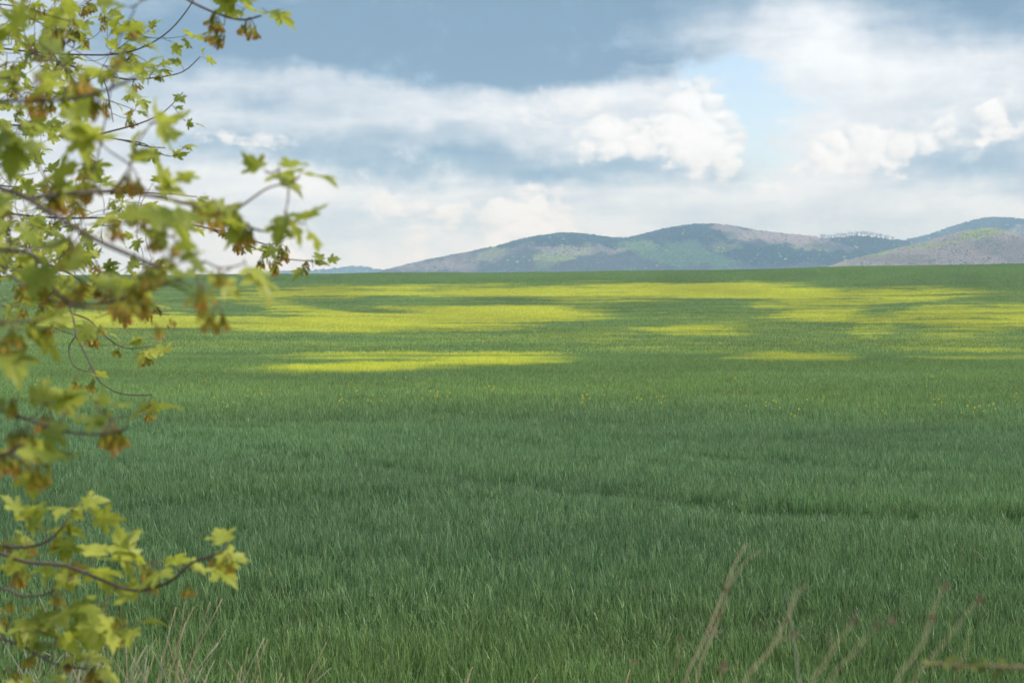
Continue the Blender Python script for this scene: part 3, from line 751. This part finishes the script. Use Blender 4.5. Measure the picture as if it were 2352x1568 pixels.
        for i in range(0, n):
            px, py = proj(*path[i]); 
            if px > -420: pool.append((path[i], ra[i], br))
    # leaf clusters: (px, py, depth, leaves, seed bunches, leaf length)
    K = []
    near = [(560, 605, 1.75, 2, 0), (505, 490, 1.9, 2, 2), (545, 470, 1.95, 2, 1), (655, 488, 1.9, 3, 0), (700, 515, 1.9, 2, 0), (610, 395, 1.95, 2, 0), (640, 390, 1.95, 2, 0), (690, 400, 1.95, 1, 0), (480, 640, 1.7, 2, 2), (420, 600, 1.6, 3, 2), (360, 640, 1.6, 2, 2), (300, 640, 1.62, 2, 2), (455, 700, 1.75, 0, 2), (400, 545, 1.65, 3, 1), (330, 520, 1.7, 3, 1), (250, 520, 1.7, 2, 1), (410, 430, 1.85, 3, 1), (340, 440, 1.8, 2, 1), (260, 160, 1.62, 3, 0), (180, 190, 1.65, 2, 2), (80, 190, 1.66, 2, 2), (120, 130, 1.7, 2, 0), (40, 90, 1.7, 3, 0), (310, 20, 2.0, 3, 0), (275, 85, 2.0, 2, 1), (350, 280, 1.85, 4, 0), (230, 330, 1.75, 4, 0), (170, 280, 1.8, 3, 0), (50, 300, 1.7, 3, 0), (30, 340, 1.75, 3, 0), (300, 380, 1.8, 3, 1), (200, 390, 1.8, 2, 1), (100, 430, 1.7, 2, 1), (40, 740, 1.7, 3, 2), (10, 790, 1.7, 2, 1), (90, 735, 1.7, 1, 1), (330, 945, 1.85, 3, 0), (220, 935, 1.85, 2, 1), (150, 945, 1.85, 2, 0), (40, 920, 1.9, 3, 1), (100, 930, 1.9, 2, 1), (270, 960, 1.85, 1, 1), (60, 1000, 1.9, 1, 2), (20, 1050, 1.8, 2, 2), (60, 1060, 1.8, 2, 1), (160, 640, 1.85, 2, 2), (240, 680, 1.85, 3, 1), (80, 640, 1.9, 2, 2), (340, 700, 1.9, 1, 2), (-60, 250, 1.8, 3, 1), (-80, 460, 1.8, 3, 1), (-90, 620, 2.0, 3, 1), (-60, 930, 1.9, 3, 1), (-90, 100, 1.8, 3, 0), (200, 440, 2.0, 2, 1), (140, 560, 2.0, 2, 2), (30, 500, 1.9, 2, 1), (470, 455, 1.95, 2, 1)]
    K += [(a, b, c, d, e, .043) for a, b, c, d, e in near]
    low = [(525, 1258, 2.44, 1, 1), (470, 1288, 2.46, 2, 1), (425, 1305, 2.48, 2, 1), (355, 1295, 2.5, 2, 1), (345, 1362, 2.5, 1, 1), (320, 1300, 2.5, 1, 0), (285, 1290, 2.52, 2, 0), (275, 1245, 2.52, 2, 0), (210, 1290, 2.54, 2, 0), (130, 1300, 2.56, 2, 1), (170, 1165, 2.66, 3, 0), (195, 1180, 2.66, 2, 0), (150, 1215, 2.66, 2, 1), (60, 1195, 2.66, 2, 0), (95, 1215, 2.66, 2, 0), (60, 1240, 2.66, 1, 1), (20, 1255, 2.66, 2, 1), (110, 1350, 2.56, 2, 1), (40, 1330, 2.6, 2, 1), (60, 1400, 2.6, 2, 1), (130, 1400, 2.58, 2, 0), (20, 1430, 2.6, 2, 1), (240, 1390, 2.5, 2, 0), (220, 1430, 2.5, 1, 1), (310, 1430, 2.5, 2, 1), (270, 1440, 2.5, 0, 2), (90, 1445, 2.56, 2, 1), (130, 1465, 2.56, 2, 0), (60, 1500, 2.56, 2, 1), (150, 1510, 2.54, 2, 1), (205, 1505, 2.54, 2, 1), (210, 1545, 2.54, 1, 2), (20, 1540, 2.6, 2, 1), (100, 1550, 2.56, 2, 1), (-60, 1300, 2.7, 3, 1), (-80, 1400, 2.7, 3, 1), (-80, 1500, 2.7, 3, 1)]
    K += [(a, b, c, d, e, .054) for a, b, c, d, e in low]
    back = [(465, 132, 5.75, 2, 0), (420, 155, 5.78, 2, 0), (362, 155, 5.8, 2, 0), (330, 182, 5.8, 1, 2), (310, 178, 5.8, 1, 2), (390, 95, 5.75, 2, 0), (355, 115, 5.8, 1, 1), (300, 80, 5.8, 3, 0), (320, 100, 5.8, 3, 1), (290, 120, 5.85, 3, 2), (180, 75, 4.9, 2, 4), (165, 60, 4.9, 2, 3), (110, 95, 5.0, 2, 3), (60, 15, 5.0, 3, 1), (420, 215, 5.5, 2, 0), (400, 243, 5.5, 1, 2), (425, 278, 5.5, 2, 1), (415, 338, 5.5, 2, 0), (385, 352, 5.5, 1, 1), (350, 335, 5.5, 2, 1), (300, 335, 5.5, 1, 2), (545, 548, 4.8, 2, 3), (570, 550, 4.8, 1, 2), (520, 530, 4.85, 1, 2), (640, 560, 4.72, 2, 2), (625, 580, 4.7, 1, 3), (605, 585, 4.72, 0, 2), (636, 610, 4.7, 0, 1), (700, 610, 4.65, 1, 2), (715, 600, 4.62, 2, 1), (745, 603, 4.6, 2, 0), (225, 862, 4.4, 1, 3), (205, 850, 4.42, 1, 2), (348, 915, 4.36, 2, 2), (325, 800, 4.5, 2, 2), (260, 795, 4.5, 0, 2), (285, 790, 4.5, 2, 1), (345, 795, 4.5, 2, 0), (200, 770, 4.7, 1, 2), (115, 728, 4.8, 1, 2), (120, 750, 4.8, 1, 2), (390, 722, 4.8, 0, 3), (360, 705, 4.8, 1, 2), (40, 655, 5.0, 0, 2), (500, 36, 3.2, 1, 3), (515, 60, 3.2, 0, 2), (560, 20, 3.18, 3, 0), (575, 50, 3.18, 0, 2), (605, 25, 3.16, 2, 0), (530, 10, 3.2, 2, 0), (450, 452, 5.5, 2, 1), (60, 170, 5.8, 2, 2), (440, 520, 5.0, 1, 2)]
    K += [(a, b, c, d, e, .050) for a, b, c, d, e in back]
    for k in range(520):                            # the thick of the crown
        for _ in range(60):
            px = -330 + 820 * r.random(); py = -90 + 830 * r.random()
            edge = 350 + 80 * math.sin(py / 95.0 + .6) + (80 if py > 420 else 0) - (190 if py > 640 else 0)
            if px < edge * (.25 + .75 * r.random() ** .7): break
        K.append((px, py, 4.6 + 2.0 * r.random(), int(r.integers(1, 4)), int(r.random() < .55) * int(r.integers(1, 3)), .050))
    for k in range(95):                             # sprays between the near boughs and the ones behind
        for _ in range(60):
            px = -200 + 680 * r.random(); py = -40 + 780 * r.random()
            if px < (330 + 70 * math.sin(py / 95.0 + .6) + (60 if py > 430 else 0)) * (.3 + .7 * r.random()): break
        K.append((px, py, 2.6 + 1.2 * r.random(), int(r.integers(1, 4)), int(r.random() < .6), .048))
    # connect the clusters with twigs, nearest first
    todo = [(at(k[0], k[1], k[2]), k) for k in K]
    pp = np.array([p[0] for p in pool]); pr = [p[1] for p in pool]
    T = np.array([t[0] for t in todo]); alive = np.ones(len(todo), bool)
    best = np.full(len(todo), 1e9); bi = np.zeros(len(todo), int)
    def relax(new, off):
        d = np.linalg.norm(T[:, None] - new[None], axis=2) ; j = d.argmin(1); m = d[np.arange(len(T)), j]
        up = m < best; best[up] = m[up]; bi[up] = j[up] + off
    relax(pp, 0); leaves, seeds = [], []
    pts_all = [Vector(p) for p in pp]; owner = [p[2] for p in pool]
    lv = [leaf_mesh('leaf_%d' % k, (leafm, pet), 500 + k) for k in range(12)]
    sd = [seed_mesh('seeds_%d' % k, (wing, pet), 600 + k) for k in range(8)]
    while alive.any():
        i = int(np.where(alive, best, 1e9).argmin()); alive[i] = False
        P_, k = todo[i]; Q = pts_all[bi[i]]; own = owner[bi[i]]; L = (P_ - Q).length
        dirv = (P_ - Q)
        if L > .012:
            side = Vector(r.normal(size=3)) * L * .10
            path = smooth_path([Q, Q + dirv * .35 + side + Vector((0, 0, -.06 * L)), Q + dirv * .7 + side * .6 + Vector((0, 0, -.05 * L)), P_], 4)
            ra = min(.0011 + .0022 * L, .004); n = len(path)
            tube_part('twig', path, [ra + (.0009 - ra) * q / (n - 1) for q in range(n)], 5, own)
            new = np.array(path[2:]); relax(new, len(pts_all)); pts_all += path[2:]; owner += [own] * len(path[2:])
        outd = dirv.normalized() if L > .012 else Vector((1, 0, 0))
        for q in range(k[3]):                       # leaves: spread round the tip, blades hanging out and over
            d = (outd * .45 + Vector((r.normal() * .75 + .15, r.normal() * .7, r.normal() * .45 - .12))).normalized()
            nrm = (Vector((r.normal() * .45, r.normal() * .45 - .25, 1.0)) if r.random() < .75 else Vector(r.normal(size=3))).normalized()
            xax = d.cross(nrm).normalized(); nrm = xax.cross(d)
            s = k[5] * (.62 + .55 * r.random())
            M = Matrix((xax, d, nrm)).transposed().to_4x4() @ Matrix.Scale(s, 4)
            base = P_ + d * s * .42 - inv; M.translation = base
            leaves.append((s / k[2], lv[r.integers(len(lv))], M, own))
        for q in range(k[4]):
            s = (.030 if k[2] > 3 else .023) * (.8 + .5 * r.random())
            M = Matrix.Rotation(r.random() * 6.28, 4, 'Z') @ Matrix.Rotation(r.normal() * .3, 4, 'X') @ Matrix.Scale(s, 4)
            M.translation = P_ + Vector(r.normal(size=3)) * .012 - inv
            seeds.append((s / k[2], sd[r.integers(len(sd))], M, own))
    leaves.sort(key=lambda q: -q[0] * (1.0 if proj(*(q[2].translation + inv))[0] > -30 else .01))
    for s, me, M, own in leaves[:300]:
        o = child('leaf', me, own); o.matrix_local = M
    V, Fc, mi = [], [], []
    for s, me, M, own in leaves[300:]:
        o = len(V); V += [tuple(M @ v.co) for v in me.vertices]
        for p in me.polygons: Fc.append(tuple(v + o for v in p.vertices)); mi.append(p.material_index)
    me = mesh_from('foliage', V, Fc, leafm, True); me.materials.append(pet); me.polygons.foreach_set('material_index', mi)
    child('foliage', me, kind='stuff')
    seeds.sort(key=lambda q: -q[0])
    for s, me, M, own in seeds[:300]:
        o = child('seed_bunch', me, own); o.matrix_local = M
    print('maple leaves', len(leaves), 'seeds', len(seeds))

# ------------------------------------------------------------------ dry weeds at the field edge
def mat_dry(name, a, b):
    m, t = mat_new(name); pos = t.node('ShaderNodeNewGeometry').outputs['Position']
    finish(t, t.mix(t.noise(pos, 14, 4, .6), (*a, 1), (*b, 1)), .75, .2, .12); return m
def build_weeds():
    r = np.random.default_rng(17)
    straw = mat_dry('dry_stalk', (.30, .235, .15), (.55, .45, .30)); pale = mat_dry('pale_stalk', (.34, .32, .27), (.50, .47, .40)); husk = mat_dry('seed_husk', (.16, .11, .07), (.30, .22, .14))
    W = [
        ('tallest dry forked stalk leaning right over the wheat', straw, 1.75, .0052, [(1572, 1568), (1612, 1480), (1640, 1415), (1662, 1360), (1685, 1300), (1715, 1248)], [[(1660, 1365), (1680, 1335), (1712, 1290), (1748, 1262)]], [(1652, 1412), (1668, 1355)]),
        ('dry stalk pressed against the tall forked one', straw, 1.85, .0042, [(1598, 1568), (1622, 1490), (1648, 1430), (1672, 1370)], [[(1622, 1490), (1640, 1455), (1662, 1448)]], [(1640, 1448), (1662, 1520)]),
        ('dry bent stalk with a hooked tip right of the forked one', straw, 1.6, .0048, [(1708, 1568), (1750, 1515), (1782, 1470), (1812, 1410), (1832, 1362), (1850, 1345)], [[(1782, 1470), (1810, 1465), (1826, 1458)]], [(1826, 1456)]),
        ('pale upright stalk between the leaning dry stalks', pale, 1.8, .0030, [(1836, 1568), (1828, 1505), (1818, 1430), (1812, 1385), (1806, 1362)], [], []),
        ('short brownish stalk with side sprigs', straw, 1.45, .0036, [(1866, 1568), (1890, 1530), (1915, 1490), (1940, 1452), (1962, 1425)], [[(1915, 1490), (1905, 1465), (1902, 1440)]], [(1962, 1422)]),
        ('thin faint stalk with a bud at its tip', straw, 1.4, .0028, [(1905, 1568), (1950, 1510), (1985, 1470), (2016, 1436)], [[(1950, 1510), (1975, 1500), (2000, 1478)]], [(2018, 1434), (2050, 1425)]),
        ('tall thin stalk with a reddish head near the field corner', straw, 1.55, .0040, [(2058, 1568), (2090, 1520), (2120, 1475), (2138, 1420), (2150, 1385), (2168, 1348)], [[(2120, 1475), (2130, 1440), (2134, 1410)]], [(2170, 1346), (2140, 1420)]),
        ('slender stalk leaning far right with a dark tip', straw, 1.45, .0034, [(2098, 1568), (2140, 1510), (2185, 1455), (2222, 1405), (2252, 1378)], [], [(2254, 1376)]),
        ('dark short stalk below the green bramble', husk, 1.7, .0034, [(2192, 1568), (2206, 1525), (2218, 1490), (2232, 1440)], [], []),
        ('small russet weed with a ragged head beside the tall stalks', husk, 1.9, .0024, [(1652, 1568), (1656, 1545), (1662, 1532)], [[(1656, 1545), (1645, 1532), (1638, 1525)], [(1656, 1545), (1672, 1535), (1680, 1522)]], [(1662, 1528), (1668, 1532), (1656, 1536)]),
        ('short russet stalk left of the tall stalks', husk, 1.9, .0026, [(1535, 1568), (1550, 1530), (1562, 1498), (1566, 1470)], [], [(1566, 1466), (1558, 1510)]),
        ('thin brown stem at the far lower left of the stalk group', husk, 2.0, .0022, [(1440, 1568), (1452, 1540), (1458, 1520)], [], [(1458, 1518)]),
    ]
    for lab, mt, d, rad, main, forks, heads in W:
        rad *= .42 if d > 1.72 else .26; d = d if d > 1.72 else d * .84
        path = [at(px, py, d + .02 * i) for i, (px, py) in enumerate(main)]
        dv = (path[0] - path[1]).normalized(); p1 = path[0] + dv * .35 + Vector((0, 0, -.25)); gz = float(ground_z(p1.x, p1.y))
        foot = Vector((p1.x + dv.x * .15, p1.y + .02, gz - .03))
        path = even([foot, foot * .45 + p1 * .55 + Vector((.01, 0, 0)), p1, path[0]], .10)[:-1] + path
        o = empty('dry_weed', (foot.x, foot.y, gz), lab, 'weed', 'dry weed stalks in front of the lens'); off = Vector(o.location)
        sm = smooth_path([p - off for p in path], 4); n = len(sm)
        v, f = tube(sm, [rad * (1 - .72 * i / (n - 1)) for i in range(n)], 7); put('stem', mesh_from('stem', v, f, mt, True), o)
        for fk in forks:
            sm = smooth_path([at(px, py, d + .06) - off for px, py in fk], 4); n = len(sm)
            v, f = tube(sm, [rad * .6 * (1 - .7 * i / (n - 1)) for i in range(n)], 6); put('side_stem', mesh_from('side_stem', v, f, mt, True), o)
        for (px, py) in heads:                      # ragged dry seed head
            c = at(px, py, d + .05) - off; V, Fc = [], []
            for q in range(14):
                dd = Vector(r.normal(size=3)).normalized(); l = .002 + .0035 * r.random(); s = Vector(r.normal(size=3)).normalized() * .0018
                i = len(V); V += [tuple(c - s), tuple(c + s), tuple(c + dd * l + s * .8), tuple(c + dd * l - s * .5)]; Fc.append((i, i + 1, i + 2, i + 3))
            put('seed_head', mesh_from('seed_head', V, Fc, husk), o)
    # green bramble shoot at the right edge
    gl, t = mat_new('bramble_leaf'); pos = t.node('ShaderNodeNewGeometry').outputs['Position']
    finish(t, t.mix(t.noise(pos, 40, 3), (.08, .13, .03, 1), (.22, .25, .07, 1)), .8, .1, .35)
    d = 1.6
    pts = [(2420, 1545), (2352, 1532), (2300, 1531), (2262, 1528), (2225, 1531), (2195, 1527), (2160, 1524), (2130, 1528)]
    path = [at(px, py, d) for px, py in pts]
    p1 = path[0] + Vector((.12, .02, -.15)); p2 = Vector((p1.x + .12, p1.y, float(ground_z(p1.x + .12, p1.y)) - .02))
    o = empty('bramble_shoot', p2, 'arching green bramble shoot entering from the right edge', 'bramble'); off = Vector(p2)
    sm = smooth_path([p - off for p in even([p2, p1 * .6 + p2 * .4 + Vector((.03, 0, .05)), p1, path[0]], .08)[:-1] + path], 4); n = len(sm)
    v, f = tube(sm, [.0032 * (1 - .6 * i / (n - 1)) for i in range(n)], 6); put('stem', mesh_from('stem', v, f, husk, True), o)
    lm = []
    for k in range(3):
        prof = [(0, 0), (.25, .2), (.5, .27), (.8, .16), (1, 0)]
        V = [(0, 0, 0), (0, 1, -.15)]; V = []
        for y_, x_ in prof: V += [(-x_, y_, .08 * x_ - .2 * y_ * y_ + .03 * math.sin(9 * y_ + k)), (0, y_, -.2 * y_ * y_), (x_, y_, .1 * x_ - .2 * y_ * y_)]
        Fc = []
        for i in range(4): Fc += [(3 * i, 3 * i + 1, 3 * i + 4, 3 * i + 3), (3 * i + 1, 3 * i + 2, 3 * i + 5, 3 * i + 4)]
        lm.append(mesh_from('bramble_leaf_%d' % k, V, Fc, gl, True))
    for q in range(26):
        k = int(n - 1 - 30 * r.random()); dd = Vector((r.normal() * .6, r.normal() * .5, .35 + r.normal() * .5)).normalized()
        nr = Vector((r.normal() * .4, -.5, 1)).normalized(); xa = dd.cross(nr).normalized(); nr = xa.cross(dd)
        M = Matrix((xa, dd, nr)).transposed().to_4x4() @ Matrix.Scale(.009 + .010 * r.random(), 4); M.translation = sm[k]
        put('leaf', lm[q % 3], o).matrix_local = M

    # dry grass on the bank, bottom left and a few by the middle
    tufts = [(15, 5.0, 17, 1470, 'dry grass tuft in the lower left corner under the maple'), (85, 5.2, 17, 1478, 'dry grass tuft second from the lower left corner'), (150, 4.9, 15, 1400, 'dry grass tuft with long leaning stalks under the low maple bough'),
             (225, 5.3, 15, 1465, 'dry grass tuft below the lowest maple leaves'), (290, 5.0, 15, 1450, 'dry grass tuft left of the tall pale stalk'), (345, 5.1, 12, 1345, 'dry grass tuft with the tallest pale stalk beside the maple leaves'),
             (430, 5.3, 12, 1500, 'low dry grass tuft right of the tall pale stalk'), (505, 5.0, 15, 1445, 'dense dry grass tuft with a long stalk leaning right'), (580, 5.4, 8, 1480, 'sparse dry grass tuft right of the dense one'), (630, 5.2, 6, 1492, 'few dry stalks with a pale bent blade'), (720, 5.4, 5, 1530, 'small dry grass tuft at the end of the row'), (985, 5.6, 3, 1500, 'lone dry stalks low in the middle of the wheat edge'), (1065, 5.6, 2, 1525, 'two lone dry blades at the bottom of the wheat'), (1405, 5.6, 2, 1530, 'lone dry blade left of the weed stalks')]
    for (px, d, n, top, lab) in tufts:
        b = at(px - 20, 1568, d); gz = float(ground_z(b.x, b.y))
        o = empty('dry_grass_tuft', (b.x, b.y, gz), lab, 'dry grass', 'dry grass tufts along the field edge')
        for q in range(n):
            x0 = r.normal() * .07; y0 = r.normal() * .10
            topz = at(px, top + 22 + (abs(r.normal()) * 70 if q else 0), d).z - gz
            lean = topz * (.04 + .16 * abs(r.normal())) * (1 if r.random() < .8 else -1)
            path = [Vector((x0, y0, -.03)), Vector((x0 + lean * .12, y0, topz * .35)), Vector((x0 + lean * .45, y0 + r.normal() * .02, topz * .7)), Vector((x0 + lean, y0 + r.normal() * .04, topz))]
            if r.random() < .10: path.append(path[-1] + Vector((.05 + .05 * r.random(), r.normal() * .02, .01 - .03 * r.random())))
            sm = smooth_path(path, 3); m = len(sm); ra = .0022 + .0018 * r.random()
            v, f = tube(sm, [ra * (1 - .65 * i / (m - 1)) for i in range(m)], 4)
            put('stalk', mesh_from('stalk', v, f, pale if r.random() < .3 else straw, True), o)

# ------------------------------------------------------------------ yellow flowering plants in the wheat
def build_rape():
    r = np.random.default_rng(29)
    ym, t = mat_new('rape_petal'); pos = t.node('ShaderNodeNewGeometry').outputs['Position']
    finish(t, t.mix(t.noise(pos, 30, 2), (.72, .58, .03, 1), (.84, .76, .10, 1)), .6, .2, .3)
    sm_, t = mat_new('rape_stem'); pos = t.node('ShaderNodeNewGeometry').outputs['Position']
    finish(t, t.mix(t.noise(pos, 20, 2), (.13, .20, .06, 1), (.24, .30, .11, 1)), .6, .2, .2)
    kinds = []
    for k in range(6):
        V, Fc = [], []; heads = []
        H = 1.0
        v, f = tube([(0, 0, 0), (.01, .01, .4), (.02, 0, .75), (.0, .01, 1.0)], [.008, .007, .006, .003], 5); V += v; Fc += f
        heads.append((Vector((0, .01, 1.0)), 1.0))
        for q in range(r.integers(2, 5)):
            an = r.random() * 6.28; z = .55 + .25 * r.random(); l = .12 + .12 * r.random()
            e = Vector((math.cos(an) * l, math.sin(an) * l, z + .15 + .12 * r.random()))
            v, f = tube([(0, 0, z), (e.x * .6, e.y * .6, z + .06), e], [.005, .004, .002], 4); o = len(V); V += v; Fc += [tuple(i + o for i in x) for x in f]
            heads.append((e, .55 + .4 * r.random()))
        for q in range(6):                          # clasping leaves
            an = r.random() * 6.28; z = .2 + .5 * r.random(); dx, dy = math.cos(an), math.sin(an); o = len(V)
            V += [(0, 0, z), (dx * .07 - dy * .02, dy * .07 + dx * .02, z + .05), (dx * .14, dy * .14, z + .03), (dx * .07 + dy * .02, dy * .07 - dx * .02, z + .05)]; Fc.append((o, o + 1, o + 2, o + 3))
        st_me = mesh_from('rape_stem_%d' % k, V, Fc, sm_)
        hm = []
        for (c, s) in heads:
            V, Fc = [], []
            for q in range(24):
                d = Vector((r.normal(), r.normal(), r.normal() * 1.0)).normalized(); p = c + d * (.036 * s * r.random() ** .5) + Vector((0, 0, -.03 * r.random()))
                a = Vector(r.normal(size=3)).normalized() * .010; b = a.cross(Vector(r.normal(size=3))).normalized() * .010; o = len(V)
                V += [tuple(p + a), tuple(p + b), tuple(p - a), tuple(p - b)]; Fc.append((o, o + 1, o + 2, o + 3))
            hm.append(mesh_from('rape_flower_%d' % k, V, Fc, ym))
        kinds.append((st_me, hm))
    spots = [(1006, 925, 1.5, 'brightest tall yellow flowering plant in the middle of the field'), (1690, 885, 1.45, 'tall branching yellow flower in the flat of the field right of centre'), (1522, 932, 1.3, 'small bright yellow flower above the near wheat, right of centre'), (1462, 938, 1.3, None), (405, 892, 1.2, None), (472, 888, 1.3, None), (2156, 944, 1.35, 'bright yellow flower over the near wheat toward the field corner'), (2282, 955, 1.35, 'yellow flower nearest the edge of the field on the dark wheat line'), (1776, 945, 1.3, None), (822, 918, 1.3, None), (1836, 968, 1.3, 'lowest yellow flower standing in the near wheat'), (1122, 906, 1.3, None), (1134, 906, 1.2, None), (2012, 812, 1.5, 'lone yellow flower high on the slope below the yellow bands'), (2222, 958, 1.2, None), (2250, 960, 1.2, None), (570, 918, 1.25, None), (600, 920, 1.2, None), (85, 890, 1.2, None), (2168, 862, 1.3, None), (2140, 878, 1.2, None), (1348, 928, 1.2, None), (855, 930, 1.2, None), (785, 940, 1.2, None)]
    for k in range(52):
        spots.append((60 + 2280 * r.random(), 868 + 100 * r.random() ** .8, .6 + .45 * r.random(), None))
    for k in range(12):
        spots.append((700 + 500 * r.random() + 300 * r.random(), 885 + 55 * r.random(), .8 + .4 * r.random(), None))
    for k, (px, py, s, lab) in enumerate(spots):
        p = to_ground(px, py + 6, .42); gz = float(ground_z(p.x, p.y))
        o = empty('rapeseed_plant', (p.x, p.y, gz), lab or 'thin yellow flowering plant scattered in the flat green band of wheat', 'flower', 'yellow flowering plants scattered in the wheat')
        st, hm = kinds[k % 6]; hh = (.62 + .12 * s); o.scale = (s * .6, s * .6, hh); o.rotation_euler = (0, 0, r.random() * 6.28)
        put('stem', st, o)
        for h in (hm if s > 1.1 else hm[:1 + k % 2]): put('flower_head', h, o)

# ------------------------------------------------------------------ air
def build_haze():
    s = 8800.0; z0 = -60.0; z1 = 420.0
    V = [(x, y, z) for z in (z0, z1) for x, y in ((-s, -s), (s, -s), (s, s), (-s, s))]
    Fc = [(3, 2, 1, 0), (4, 5, 6, 7), (0, 1, 5, 4), (1, 2, 6, 5), (2, 3, 7, 6), (3, 0, 4, 7)]
    m = bpy.data.materials.new('air'); m.use_nodes = True; t = NT(m.node_tree); t.n.clear()
    pv = t.node('ShaderNodeVolumePrincipled'); pv.inputs['Color'].default_value = (.42, .69, 1.0, 1); pv.inputs['Absorption Color'].default_value = (1, 1, 1, 1)
    pv.inputs['Density'].default_value = .00018
    o = t.node('ShaderNodeOutputMaterial'); t.put(o.inputs['Volume'], pv.outputs[0])
    put('haze', mesh_from('haze', V, Fc, m), kind='stuff', label='thin blue spring haze over the land')

build_ground()
build_hills()
build_wheat()
build_maple()
build_weeds()
build_rape()
build_haze()
